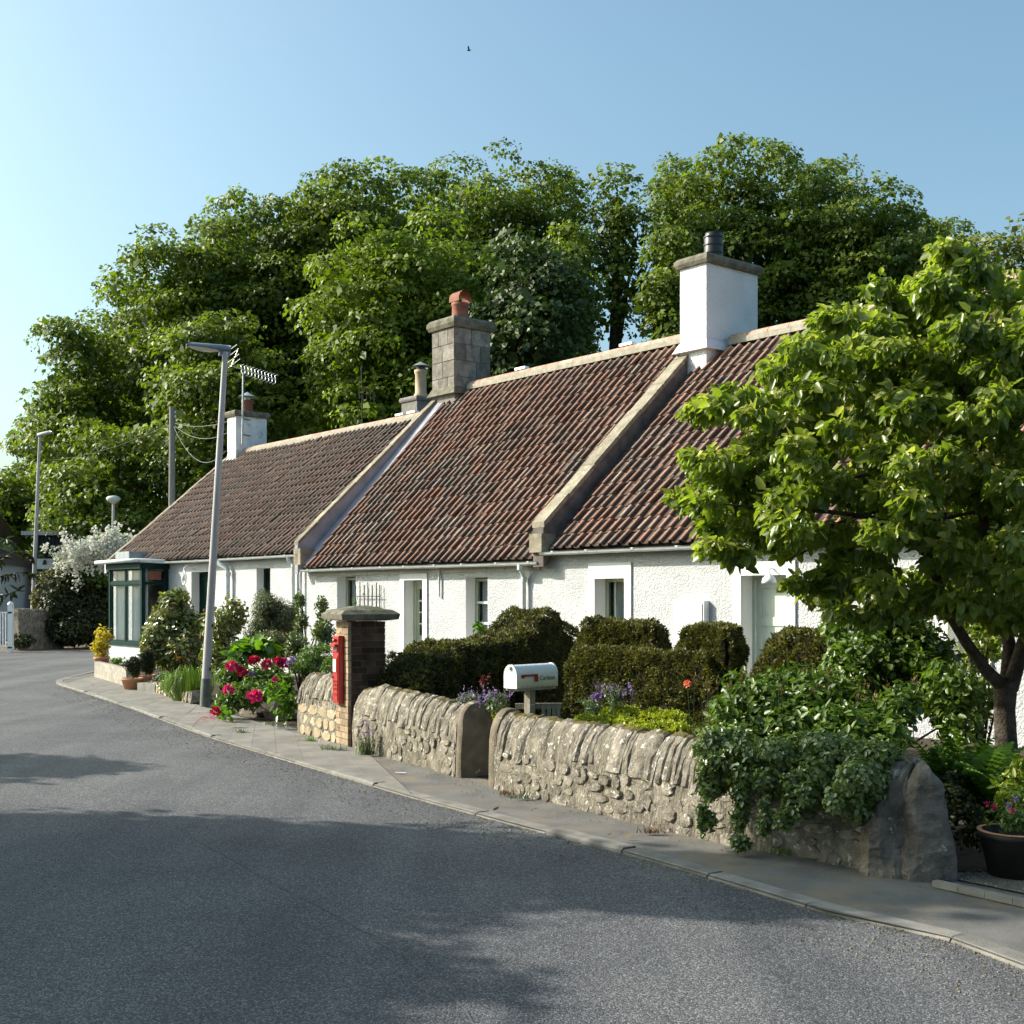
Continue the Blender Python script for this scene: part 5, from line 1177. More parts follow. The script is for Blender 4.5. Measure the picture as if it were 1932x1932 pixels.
shade_tree('roadside tree behind the first, further from the road', -12.0, 9.0, 4.0, 2.6, 2.6, 2.4, 302, 1.7)
shade_tree('roadside tree beside the camera left', -9.6, 7.0, 3.7, 2.0, 1.9, 2.0, 303, 2.2)
shade_tree('roadside tree nearest the camera', -8.3, 5.0, 3.0, 1.7, 1.1, 1.9, 304, 1.8)
shade_tree('slim roadside tree further along the verge', -12.4, 13.6, 3.8, 1.5, .9, 1.3, 305, .6)
for i, (x, y, cz, r) in enumerate([(-5, -7, 6, 4.2), (-9.5, -1.5, 5.5, 3.2), (-11, -8, 5.5, 3.8), (-15.5, 2, 6.5, 3.6)]):  # unseen trees added only to cut skylight on the shaded road
    shade_tree(['big unseen tree added close behind the camera to cut skylight', 'broad unseen tree added left of the camera to dim the road', 'unseen tree added at the back left to block sky over the road', 'tall unseen tree added far out left to block skylight'][i], x, y, cz, r, r, r * .9, 320 + i, 1.6)

# leafy garden tree on the right
def poly_in(px, py, poly):
    ins = False; n = len(poly)
    for i in range(n):
        x1, y1 = poly[i]; x2, y2 = poly[(i + 1) % n]
        if (y1 > py) != (y2 > py) and px < (x2 - x1) * (py - y1) / (y2 - y1) + x1: ins = not ins
    return ins
NT = thing('garden_tree', (3.72, 9.2, KH), 'leafy green garden tree with dark forked trunk at the right edge', 'tree')
outline = [(1340, 1075), (1325, 1010), (1250, 945), (1320, 935), (1290, 880), (1285, 840), (1320, 800), (1290, 765), (1320, 730), (1390, 715), (1440, 685), (1480, 640), (1540, 590), (1570, 555), (1620, 550), (1665, 515), (1735, 510), (1760, 465), (1830, 455), (1890, 480), (1960, 500), (2300, 560), (2400, 900), (2300, 1240), (1960, 1230), (1900, 1200), (1840, 1240), (1780, 1180), (1720, 1235), (1620, 1200), (1560, 1160), (1545, 1120), (1500, 1115), (1470, 1060), (1400, 1062)]
rs = np.random.RandomState(77); blobs = []; tries = 0
while len(blobs) < 520 and tries < 20000:
    tries += 1; px, py = rs.uniform(1260, 2350), rs.uniform(460, 1240)
    rpx = rs.uniform(22, 48)
    if not all(poly_in(px + rpx * .8 * math.cos(a), py + rpx * .8 * math.sin(a), outline) for a in np.linspace(0, 6.28, 7)): continue
    k = ((px - 1900) / 640) ** 2 + ((py - 850) / 400) ** 2; half = 1.5 * math.sqrt(max(.04, 1 - min(k, .97)))
    Y = 9.15 + half * rs.uniform(-1, 1)
    if 1000 < py and rs.rand() < .42: continue
    s_ = Y / F; f_ = Y / 9.15
    q = A(CX + (px - CX), py, Y); 
    blobs.append((q, rpx * s_ * np.array([1.15, 1.15, .62])))
for (px, py, r) in ((1275, 942, 16), (1300, 948, 20), (1330, 955, 26), (1400, 1050, 22), (1345, 1030, 28), (1380, 1035, 26), (1505, 1100, 22), (1530, 1120, 20), (1445, 1015, 30), (1345, 990, 25), (1560, 1095, 30), (1590, 1150, 30), (1640, 1165, 32), (1700, 1130, 36), (1310, 775, 24), (1305, 860, 22), (1390, 745, 34), (1460, 700, 30), (1780, 470, 26), (1810, 480, 30), (1660, 540, 30)):
    Y = rs.uniform(8.4, 9.4); blobs.append((A(px, py, Y), r * Y / F * np.array([1.1, 1.1, .7])))
Pn, T, Nn, rn = [], [], [], []
for (c, r) in blobs:
    n = min(int(42 + 78 * r[0] * r[2] / .012), 140)
    u = sph(n, rs) * (rs.rand(n)[:, None] ** .45); p_ = c + u * r; outw = unit(u + np.array([0, 0, .1]))
    t = unit(outw * .5 + rs.normal(size=(n, 3)) * .45 + np.array([-.25, -.1, -.55])); nn = unit(rs.normal(size=(n, 3)) * .6 + outw * .5 + np.array([-.1, -.15, .75]))
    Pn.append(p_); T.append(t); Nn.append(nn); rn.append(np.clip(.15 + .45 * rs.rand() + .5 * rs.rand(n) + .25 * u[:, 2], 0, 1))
Pn, T, Nn, rn = map(np.concatenate, (Pn, T, Nn, rn)); n = len(Pn)
L_ = np.clip(.068 * np.exp(rs.normal(0, .30, n)), .03, .115); Wd_ = L_ * rs.uniform(.55, .72, n)
dist = Pn[:, 1] + 10 * (np.abs(Pn[:, 0] / Pn[:, 1]) > .42); order = np.argsort(dist / (L_ / .08)); first, rest = order[:300], order[300:]
leaves('crown', 'near_leaf', Pn[rest], T[rest], Nn[rest], L_[rest], Wd_[rest], NT, 'oval', rn[rest], curl=.28)['kind'] = 'stuff'
for i in first: leaves('leaf', 'near_leaf', Pn[i:i + 1], T[i:i + 1], Nn[i:i + 1], L_[i], Wd_[i], NT, 'oval', rn[i:i + 1], curl=.28)
def limb(pts, rads, name='limb'): return MB().tube([A(a, b, Y) for a, b, Y in pts], rads, 9).build(name, 'bark', NT)
tk = limb([(1905, 1600, 9.2), (1902, 1480, 9.2), (1898, 1400, 9.2), (1895, 1340, 9.2), (1898, 1285, 9.2)], [.13, .10, .082, .078, .085], 'trunk')
limb([(1898, 1300, 9.2), (1860, 1265, 9.15), (1825, 1215, 9.1), (1785, 1150, 9.05), (1765, 1085, 9.0), (1760, 1010, 9.0), (1735, 930, 9.0), (1700, 840, 9.0), (1640, 740, 9.0)], [.055, .048, .042, .038, .035, .03, .024, .018, .01])
limb([(1900, 1300, 9.2), (1905, 1220, 9.3), (1885, 1130, 9.3), (1865, 1040, 9.3), (1850, 940, 9.3), (1830, 800, 9.3), (1800, 640, 9.3)], [.06, .05, .044, .038, .032, .022, .01])
limb([(1905, 1300, 9.2), (1935, 1200, 9.1), (1960, 1080, 9.1), (1990, 900, 9.1), (2000, 700, 9.1)], [.062, .05, .042, .03, .012])
limb([(1765, 1060, 9.0), (1700, 1005, 8.9), (1640, 975, 8.8), (1560, 965, 8.7), (1470, 960, 8.7), (1350, 950, 8.6)], [.032, .026, .02, .016, .010, .005])
limb([(1760, 1030, 9.0), (1700, 1020, 9.2), (1620, 1010, 9.3), (1540, 1030, 9.4), (1480, 1060, 9.4)], [.026, .022, .016, .01, .005])
limb([(1785, 1150, 9.05), (1730, 1130, 8.9), (1680, 1115, 8.8), (1600, 1120, 8.8)], [.018, .013, .009, .004])
for i in range(22):
    a = (rs.uniform(1640, 1880), rs.uniform(640, 1000), rs.uniform(8.8, 9.4)); b = (a[0] - rs.uniform(60, 280), a[1] - rs.uniform(-60, 160), a[2] + rs.uniform(-.5, .5)); m_ = ((a[0] + b[0]) / 2, (a[1] + b[1]) / 2 + 20, (a[2] + b[2]) / 2)
    if poly_in(b[0] - 40, b[1] - 40, outline): limb([a, m_, b], [.017, .011, .004])

DM = 1.35
def shrub(name, label, mat, blobs_px, leaf, wid, dens, cat='shrub', group=None, kind='diamond', seed=1, flowers=(), base=None, up=.4, droop=.1, shell=.7, curl=.15, stem=True, extra=None):
    """blobs_px: (px, py, Y, rpx, rpy, depth_m)"""
    rs = np.random.RandomState(seed); bl = [(A(px, py, Y), np.array([rx * Y / F, dm_, ry * Y / F])) for (px, py, Y, rx, ry, dm_) in blobs_px]
    c0 = bl[0][0] if base is None else base; t_ = thing(name, (c0[0], c0[1], KH), label, cat, group)
    sub = []
    for c, r in bl:
        k = max(6, int(9 + 5 * (r[0] * r[2]) / .05)); k = min(k, 60)
        for i in range(k):
            d = sph(1, rs)[0] * rs.rand() ** .4; sub.append((c + d * r * .72, r * rs.uniform(.28, .5)))
    Pn, T, Nn, rn = blob_leaves(sub, dens * DM, leaf, rs, shell, up, droop); Pn[:, 2] = np.maximum(Pn[:, 2], KH + .01)
    L_ = leaf * rs.uniform(.6, 1.3, len(Pn)); leaves('foliage', mat, Pn, T, Nn, L_, wid * rs.uniform(.7, 1.3, len(Pn)), t_, kind, rn, curl)
    if stem:
        b_ = np.array([c0[0], c0[1], KH]); stems('stem', b_, [c + (sph(1, rs)[0] * r * .5) for c, r in bl for _ in range(3)], .018, 'bark', t_)
    return t_
def flower(parent, c, r, mat, n=46, seed=0, name='flower', flat=.8):
    rs = np.random.RandomState(seed); d = sph(n, rs); d[:, 2] = d[:, 2] * .9 + .1; p_ = np.asarray(c) + d * r * .45 * np.array([1, 1, flat]); t = unit(d + rs.normal(size=(n, 3)) * .35 + np.array([0, 0, .3]))
    return leaves(name, mat, p_, t, unit(d + rs.normal(size=(n, 3)) * .5), r * .75, r * .6, parent, 'oval', rs.rand(n), curl=-.3)
def hedge(name, label, cor, z0, z1, mat, n, leaf=.055, seed=5, bumps=(), group='clipped yew hedges in the gardens', wid=.02, z1b=None):
    """cor: four ground corners; a clipped block with rounded edges, densely covered with sprigs"""
    rs = np.random.RandomState(seed); from mathutils import noise as mn
    cor = [np.asarray(c_, float)[:2] for c_ in cor]; cc = sum(cor) / 4; t_ = thing(name, (cc[0], cc[1], KH), label, 'hedge', group); z1b = z1 if z1b is None else z1b
    def pt(u, v, w_):   # u,v in plan, w height 0..1
        k = 1 - .20 * (max(0, w_ - .6) / .4) ** 2.2 - .05 * (1 - w_) ** 2
        uu, vv = .5 + (u - .5) * k, .5 + (v - .5) * k
        g_ = (cor[0] * (1 - uu) + cor[1] * uu) * (1 - vv) + (cor[3] * (1 - uu) + cor[2] * uu) * vv; zt = z1 + (z1b - z1) * u
        for (bu, bw, bh) in bumps: zt += bh * math.exp(-((u - bu) / bw) ** 2)
        return np.array([g_[0], g_[1], z0 + (zt - z0) * w_])
    faces_ = [lambda a, b: (a, 0, b), lambda a, b: (1, a, b), lambda a, b: (a, 1, b), lambda a, b: (0, a, b), lambda a, b: (a, b, 1)]
    m_ = MB(); q = 14; areas = []
    ce = pt(.5, .5, .5)
    for fi in faces_:
        vs = [ce + (pt(*fi(i / q, j / q)) - ce) * .93 for j in range(q + 1) for i in range(q + 1)]; m_.add(vs, [(j * (q + 1) + i, j * (q + 1) + i + 1, (j + 1) * (q + 1) + i + 1, (j + 1) * (q + 1) + i) for j in range(q) for i in range(q)], 0, True)
        areas.append(np.linalg.norm(pt(*fi(1, 0)) - pt(*fi(0, 0))) * np.linalg.norm(pt(*fi(0, 1)) - pt(*fi(0, 0))))
    m_.build('core', 'hedge_core', t_)
    areas = np.array(areas) / sum(areas); Ps, Ts, Ns, Rn = [], [], [], []
    for fi, ar in zip(faces_, areas):
        for _ in range(int(n * 1.5 * ar)):
            a, b = rs.rand(), rs.rand(); p0 = pt(*fi(a, b)); px_ = pt(*fi(min(a + .01, 1.01), b)) - p0; py_ = pt(*fi(a, min(b + .01, 1.01))) - p0; nr = np.cross(px_, py_); nr /= (np.linalg.norm(nr) + 1e-12)
            if np.dot(nr, p0 - ce) < 0: nr = -nr
            lump = mn.noise(Vector(p0) * 3.5) * .075 + mn.noise(Vector(p0) * 12) * .04
            Ps.append(p0 + nr * (lump + rs.uniform(-.02, .015))); Ts.append(nr * .9 + rs.normal(size=3) * .55 + ZUP * .35); Ns.append(rs.normal(size=3) + ZUP * .5); Rn.append(np.clip(.5 + mn.noise(Vector(p0) * 9) * .8 + rs.uniform(-.3, .3), 0, 1))
    Ps = np.array(Ps); L_ = leaf * .72 * rs.uniform(.5, 1.4, len(Ps)); leaves('foliage', mat, Ps, np.array(Ts), np.array(Ns), L_, wid * rs.uniform(.7, 1.3, len(Ps)), t_, 'diamond', np.array(Rn)); return t_
# boundary hedge from the pillar to the middle cottage (seen on its shaded side), rising at the house end
nA = np.array([.80, .60])
h0 = G(712, 1425)[:2] + nA * .55; h1 = np.array([(1108 - CX) * 16.6 / F, 16.6])
dir_ = unit((h1 - h0)[None])[0]; prp = np.array([dir_[1], -dir_[0]])
hedge('yew_hedge', 'long dark boundary hedge running back from the brick pillar to the middle cottage', [h0 + prp * .0, h1 + prp * .0, h1 - prp * .75, h0 - prp * .75], KH, 1.13, 'yew', 42000, seed=5, bumps=((.84, .17, .36), (.04, .06, -.15)), z1b=1.14)
def gp(px, Y): return np.array([(px - CX) * Y / F, Y])
hedge('yew_hedge', 'brownish clipped hedge with a square notch below the first white surround window', [gp(1072, 14.4), gp(1240, 13.5), gp(1262, 14.2), gp(1100, 15.2)], KH, 1.36, 'yew', 34000, seed=6, bumps=((.15, .12, .05), (.02, .05, -.3)))
hedge('yew_hedge', 'blocky clipped hedge left of the pale green door', [gp(1282, 12.95), gp(1372, 12.3), gp(1405, 13.3), gp(1330, 13.8)], KH, 1.36, 'yew', 24000, seed=7)
hedge('yew_hedge', 'low front step of clipped hedge behind the mailbox', [gp(1062, 13.9), gp(1350, 12.2), gp(1375, 12.45), gp(1085, 14.2)], KH, 1.10, 'yew', 24000, seed=8)
hedge('yew_hedge', 'rounded clipped hedge right of the pale green door', [gp(1432, 11.7), gp(1640, 10.8), gp(1660, 11.9), gp(1450, 12.7)], KH, 1.33, 'yew', 24000, seed=9, bumps=((.0, .1, -.08),))

# low yellow box edging and garden floor plants
hedge('box_edging', 'low bright yellow green box edging just behind the mossy wall', [gp(1062, 10.9), gp(1300, 9.9), gp(1330, 10.3), gp(1085, 11.3)], KH, .60, 'box_yellow', 16000, .035, 12, group='yellow box edging in the garden', wid=.022)
hedge('box_edging', 'second low yellow box edging further back by the brown hedges', [gp(1130, 12.1), gp(1290, 11.4), gp(1310, 11.75), gp(1150, 12.5)], KH, .55, 'box_yellow', 10000, .035, 13, group='yellow box edging in the garden', wid=.022)
hedge('box_edging', 'yellow box bush glimpsed through the garden gap', [gp(915, 11.9), gp(945, 11.7), gp(950, 12.2), gp(920, 12.4)], KH, .56, 'box_yellow', 5000, .035, 14, group='yellow box edging in the garden', wid=.022)
cat1 = shrub('catmint', 'purple flowered catmint spilling behind the wall left of the mailbox', 'grey_green', [(895, 1330, 11.6, 32, 30, .25), (940, 1330, 11.4, 30, 26, .22)], .035, .014, 900, 'flowering plant', seed=21, stem=False)
cat2 = shrub('catmint', 'pale purple flowers before the notched hedge right of the mailbox', 'grey_green', [(1160, 1318, 12.0, 30, 28, .2), (1110, 1330, 12.0, 25, 20, .2)], .035, .014, 800, 'flowering plant', seed=22, stem=False)
rs = np.random.RandomState(9)
for par, cx_, y0, Y, w_, n_ in ((cat1, 915, 1310, 11.4, 50, 34), (cat2, 1160, 1300, 11.8, 34, 18)):
    for k in range(n_):
        c = A(cx_ + rs.uniform(-w_, w_), y0 + rs.uniform(-8, 16), Y + rs.uniform(-.2, .2)); m = 9
        leaves('flower_spike', 'purple_bloom', c + rs.normal(size=(m, 3)) * np.array([.006, .006, .022]), sph(m, rs), sph(m, rs), .018, .014, par, 'diamond')
al = thing('allium', A(1124, 1370, 11.9), 'single round magenta flower head before the brown hedge', 'flower'); flower(al, A(1124, 1316, 11.9), .05, 'purple_bloom', 60, 5); MB().tube([A(1124, 1370, 11.9), A(1124, 1318, 11.9)], .005, 5).build('stem', 'mid_green', al)
for k, (px, py) in enumerate(((1297, 1291),)):
    pop = thing('poppy', A(px + 5, 1400, 9.8), 'orange red poppy standing before the blocky hedge', 'flower'); flower(pop, A(px, py, 9.8), .036, 'orange_bloom', 26, 7); MB().tube([A(px + 8, 1420, 9.8), A(px + 4, 1340, 9.8), A(px, py + 4, 9.8)], .004, 5).build('stem', 'mid_green', pop)
shrub('burgundy_plant', 'wispy dark red plant left of the mailbox', 'burgundy', [(915, 1282, 11.9, 14, 20, .08)], .03, .02, 500, 'plant', seed=31, stem=False)
shrub('heuchera', 'low dusky pink and green planting behind the mossy wall top', 'red_tip', [(1240, 1390, 9.5, 60, 14, .15), (1330, 1375, 9.3, 40, 26, .2)], .04, .025, 500, 'plant', seed=32, stem=False)

# right-hand planting over the wall
shrub('rose_bush', 'broad leafy bush with upright shoots filling the corner above the ivy', 'mid_green', [(1400, 1350, 9.0, 80, 60, .45), (1530, 1310, 8.9, 120, 62, .45), (1430, 1320, 9.0, 90, 50, .4), (1660, 1340, 8.5, 90, 60, .4), (1400, 1400, 8.8, 75, 60, .45), (1480, 1370, 8.8, 90, 75, .5), (1570, 1380, 8.5, 90, 80, .5), (1650, 1400, 8.2, 70, 70, .4), (1560, 1450, 8.2, 120, 60, .4)], .065, .035, 330, kind='oval', seed=41, up=.7, droop=-.5)
shrub('leafy_shrub', 'tall leafy shrub between hedge and garden tree trunk', 'mid_green', [(1620, 1270, 10.6, 90, 80, .5), (1720, 1250, 10.8, 100, 95, .6), (1680, 1180, 11.0, 90, 60, .5), (1780, 1320, 10.2, 80, 80, .5), (1600, 1200, 11.2, 60, 50, .4)], .07, .04, 240, kind='oval', seed=42)
shrub('leafy_shrub', 'sparse yellow green shrub against the white wall by the trunk', 'near_leaf', [(1850, 1200, 11.2, 60, 80, .4), (1800, 1110, 11.5, 70, 50, .4), (1860, 1320, 10.8, 50, 50, .3)], .07, .04, 110, kind='oval', seed=43)
iv = shrub('ivy', 'glossy small leaved ivy tumbling over the wall beside the standing stone', 'ivy', [(1380, 1405, 8.15, 65, 42, .22), (1470, 1412, 8.0, 85, 45, .25), (1560, 1425, 7.8, 80, 48, .26), (1640, 1430, 7.55, 70, 45, .24), (1380, 1440, 8.05, 60, 45, .14), (1460, 1470, 7.9, 80, 60, .16), (1540, 1490, 7.6, 80, 65, .18), (1620, 1490, 7.35, 70, 65, .2), (1660, 1450, 7.5, 60, 50, .2), (1345, 1480, 8.1, 30, 50, .08), (1335, 1545, 8.05, 20, 40, .06), (1400, 1520, 7.9, 22, 60, .07), (1440, 1545, 7.75, 20, 40, .06), (1395, 1590, 7.85, 20, 18, .05), (1500, 1540, 7.6, 40, 30, .08)], .036, .026, 1900, 'climbing plant', kind='oval', seed=44, droop=.6, stem=False)
shoots = thing('shoots', A(1350, 1400, 9), 'red tipped flower shoots rising above the leafy bush', 'plant')
for k in range(34):
    px = rs.uniform(1310, 1740); py = rs.uniform(1262, 1310) + (20 if px > 1600 else 0); Y = rs.uniform(8.4, 9.2); a = A(px + rs.uniform(-8, 8), 1400, Y); b = A(px, py, Y); MB().tube([a, b], [.003, .0015], 4).build('shoot', 'bark', shoots)
    m = 7; leaves('bud', 'red_tip' if k % 3 else 'dry_leaf', b + rs.normal(size=(m, 3)) * np.array([.008, .008, .02]), rs.normal(size=(m, 3)) * .4 + ZUP, sph(m, rs), .035, .014, shoots, 'diamond', np.clip(rs.rand(m) + .3, 0, 1))
def fern(label, px, py, Y, n, hgt, seed, spread=.35):
    rs = np.random.RandomState(seed); b = A(px, py, Y); b[2] = KH; t_ = thing('fern', b, label, 'fern', 'ferns behind the standing stone')
    for k in range(n):
        an = rs.uniform(0, 6.28); ln = hgt * rs.uniform(.75, 1.05); dirv = np.array([math.cos(an), math.sin(an), 0]); pts = [b + dirv * spread * (t ** 1.7) + ZUP * ln * (t - .25 * t ** 3) for t in np.linspace(0, 1, 20)]
        P_, T_, N_ = [], [], []
        for i in range(2, 20):
            tg = unit((pts[i] - pts[i - 1])[None])[0]; sd__ = unit(np.cross(tg, dirv + ZUP * .3)[None])[0]; 
            for sgn in (-1, 1): P_.append(pts[i]); T_.append(sd__ * sgn + tg * .35); N_.append(dirv + ZUP)
        w_ = np.repeat(np.sin(np.linspace(.35, 3.0, 18)) * .10 * ln / .7 + .012, 2); leaves('frond', 'fern', np.array(P_), np.array(T_), np.array(N_), w_, w_ * .32 + .008, t_, 'diamond')
fern('tall bright fern behind the standing stone', 1840, 1540, 8.2, 17, .95, 51); fern('bright fern left of the garden tree trunk', 1800, 1530, 8.6, 14, .85, 52); fern('fern in front of the garden tree trunk', 1885, 1540, 8.0, 13, .80, 53, .28)
shrub('variegated_shrub', 'yellow green leafy plant at the right edge above the dark pot', 'near_leaf', [(1910, 1500, 7.6, 40, 50, .2), (1930, 1450, 7.7, 30, 40, .2)], .06, .03, 300, kind='oval', seed=54, stem=False)
shrub('undergrowth', 'shaded low greenery at the foot of the ferns behind the standing stone', 'dark_hedge', [(1840, 1560, 7.8, 60, 50, .3), (1790, 1500, 8.0, 50, 60, .3)], .04, .03, 500, 'ground cover', seed=55, stem=False)
pot = thing('garden_pot', G(1915, 1640), 'large dark pot with pink flowers at the right edge by the drive', 'pot')
c = np.array([(1915 - CX) * 7.3 / F, 7.3, KH]); MB().lathe(c, [(.0, 0), (.15, 0), (.20, .22), (.215, .23), (.215, .26), (.19, .26), (.18, .22), (0, .22)], 24).build('pot', 'dark_pot', pot)
MB().lathe(c + ZUP * .262, [(.19, 0), (.216, .0), (.216, .006), (.19, .006)], 24).build('rim', 'terracotta_pot', pot)
Pn, T, Nn, rn = blob_leaves([(c + ZUP * .34, np.array([.18, .18, .10]))], 900, .04, RS, .8); leaves('foliage', 'mid_green', Pn, T, Nn, .04, .02, pot)
for k in range(6): flower(pot, c + np.array([RS.uniform(-.17, .1), RS.uniform(-.15, .1), .38 + RS.rand() * .10]), .022, 'pink_bloom' if k % 2 else 'purple_bloom', 16, k)

# left garden: beds in front of the left and middle cottages
def sh(name, label, mat, px, py, Y, rx, ry, dm_, leaf, wid, dens, seed, **k): return shrub(name, label, mat, [(px, py, Y, rx, ry, dm_)], leaf, wid, dens, seed=seed, **k)
shrub('laurel_bush', 'large glossy evergreen bush right of the bay window', 'laurel', [(325, 1185, 25.5, 50, 68, .8), (310, 1215, 25.2, 45, 45, .7), (350, 1225, 25.0, 40, 50, .7), (330, 1140, 25.5, 32, 28, .5), (365, 1195, 25.5, 26, 40, .5)], .13, .06, 150, kind='oval', seed=61)
shrub('flowering_quince', 'loose glossy shrub with orange tinged leaves behind the lamp post', 'laurel', [(418, 1195, 21.5, 38, 62, .5), (445, 1160, 21.8, 26, 40, .4), (405, 1240, 21.0, 35, 40, .5)], .085, .05, 90, kind='oval', seed=62)
shrub('willow_shrub', 'fine leaved grey olive shrub below the small dark window', 'olive_shrub', [(510, 1160, 24.0, 40, 45, .6), (485, 1200, 23.6, 26, 40, .5), (535, 1170, 24.0, 30, 48, .5), (520, 1215, 23.0, 44, 34, .5)], .05, .018, 700, seed=63)
shrub('red_tip_shrub', 'upright shrub with reddish tips left of the brick pillar', 'red_tip', [(566, 1130, 20.0, 11, 26, .18), (566, 1170, 20.0, 16, 34, .25), (560, 1215, 19.8, 26, 36, .35), (608, 1150, 19.0, 14, 30, .2), (612, 1195, 18.8, 24, 34, .35)], .07, .03, 240, kind='oval', seed=64, droop=-.6)
shrub('spirea', 'broad green shrub with tiny pale buds behind the left stone wall', 'mid_green', [(600, 1235, 16.8, 42, 26, .5), (575, 1255, 16.5, 42, 24, .5), (625, 1255, 15.8, 18, 24, .3)], .045, .022, 600, seed=65)
shrub('hosta', 'bright broad leaved plants behind the peonies', 'fresh_green', [(470, 1222, 19.0, 36, 14, .4), (500, 1220, 19.0, 30, 12, .4), (448, 1240, 18.6, 16, 20, .3)], .20, .12, 60, 'plant', kind='oval', seed=66, up=1.2, stem=False)
po = thing('peony_plant', G(480, 1350), 'lush peony plant with large pink and crimson flowers beside the lamp post', 'flowering plant')
rs = np.random.RandomState(67); bl = [(A(px, py, Y), np.array([rx * Y / F, d_, ry * Y / F])) for px, py, Y, rx, ry, d_ in [(440, 1275, 17.3, 36, 30, .35), (500, 1275, 17.2, 40, 30, .4), (470, 1310, 16.7, 55, 26, .35), (425, 1325, 16.6, 26, 22, .25), (530, 1300, 16.6, 28, 36, .3), (540, 1325, 16.2, 20, 22, .2)]]
sub = [(c + sph(1, rs)[0] * r * rs.rand() ** .4 * .75, r * rs.uniform(.25, .45)) for c, r in bl for _ in range(30)]
Pn, T, Nn, rn = blob_leaves(sub, 230, .09, rs, .8, .6, .1); Pn[:, 2] = np.maximum(Pn[:, 2], KH + .02); L_ = .09 * rs.uniform(.6, 1.3, len(Pn)); leaves('foliage', 'mid_green', Pn, T, Nn, L_, L_ * .38, po, 'oval', rn)
Pn, T, Nn, rn = blob_leaves([(A(535, 1335, 15.9), np.array([.16, .12, .18])), (A(428, 1345, 16.2), np.array([.12, .1, .08])), (A(520, 1300, 16.2), np.array([.14, .1, .14]))], 160, .1, rs, .8); leaves('young_leaves', 'fresh_green', Pn, T, Nn, .11, .06, po, 'oval', rn)
for k, (px, py, r, mt_) in enumerate([(437, 1257, 9, 'pink_bloom'), (480, 1247, 9, 'crimson_bloom'), (504, 1254, 9, 'pink_bloom'), (525, 1248, 8, 'crimson_bloom'), (536, 1253, 9, 'pink_bloom'), (457, 1268, 8, 'crimson_bloom'), (451, 1262, 6, 'pink_bloom'), (431, 1302, 9, 'pink_bloom'), (480, 1314, 12, 'pink_bloom'), (406, 1343, 8, 'crimson_bloom'), (519, 1282, 5, 'pink_bloom'), (475, 1273, 5, 'purple_bloom'), (528, 1253, 6, 'purple_bloom')]):
    Y = 16.3 if py < 1290 else 15.7; flower(po, A(px, py, Y - .2), 1.2 * r * Y / F, mt_, 60, 200 + k)
for k, (px, py) in enumerate([(550, 1247), (545, 1250), (555, 1243), (518, 1328), (524, 1332)]):
    a_ = thing('chive_flower', A(px, py + 30, 16), ['small mauve flower head beyond the peonies', 'mauve flower behind the right peony', 'uppermost mauve flower beyond the peonies', 'mauve flower by the stone kerb edge', 'lowest mauve flower over the dark edging stone'][k], 'flower'); flower(a_, A(px, py, 15.9), .04, 'purple_bloom', 30, 300 + k); MB().tube([A(px, py + 25, 15.9), A(px, py, 15.9)], .005, 4).build('stem', 'mid_green', a_)
def blades(name, label, mat, px, py, Y, n, ln, spread, seed, wid=.018, cat='plant', curl=.35):
    rs = np.random.RandomState(seed); b = A(px, py, Y); b[2] = KH; t_ = thing(name, b, label, cat); an = rs.uniform(0, 6.28, n); rr = rs.rand(n) ** .5 * spread * .6
    Pn = b + np.stack([rr * np.cos(an), rr * np.sin(an), np.zeros(n)], 1); T = np.stack([np.cos(an) * rs.uniform(.1, .9, n), np.sin(an) * rs.uniform(.1, .9, n), np.ones(n)], 1); Nn = -np.stack([np.cos(an), np.sin(an), -np.zeros(n)], 1) + ZUP * .2
    leaves('foliage', mat, Pn, T, -Nn, ln * rs.uniform(.6, 1.15, n), wid, t_, 'blade', None, curl); return t_
blades('day_lily', 'clump of arching strap leaves left of the lamp post', 'mid_green', 360, 1310, 19.6, 420, .55, .5, 71, curl=.6)
blades('day_lily', 'smaller arching leaf clump against the lamp post foot', 'fresh_green', 340, 1305, 20.4, 240, .42, .4, 72, curl=.6)
shrub('hebe', 'low feathery green mound beside the round pots', 'grey_green', [(300, 1280, 21.8, 26, 14, .4), (325, 1295, 20.8, 26, 14, .4)], .05, .02, 500, seed=73, stem=False)
shrub('blue_plant', 'small plant with bluish leaves right of the lamp post', 'blue_leaf', [(412, 1275, 17.9, 12, 18, .15)], .04, .025, 500, 'plant', seed=74, stem=False)
shrub('wall_climber', 'pale green climber with mauve flower on the wire trellis', 'fresh_green', [(675, 1140, 24.2, 14, 18, .12), (690, 1120, 24.0, 9, 12, .1)], .05, .03, 150, 'climbing plant', seed=75, stem=False)
shrub('sprig', 'pale leafy sprig rising over the hedge below the third window', 'fresh_green', [(905, 1182, 18.5, 12, 12, .1), (925, 1195, 18.2, 10, 6, .1)], .09, .05, 60, 'plant', kind='oval', seed=76, stem=False)

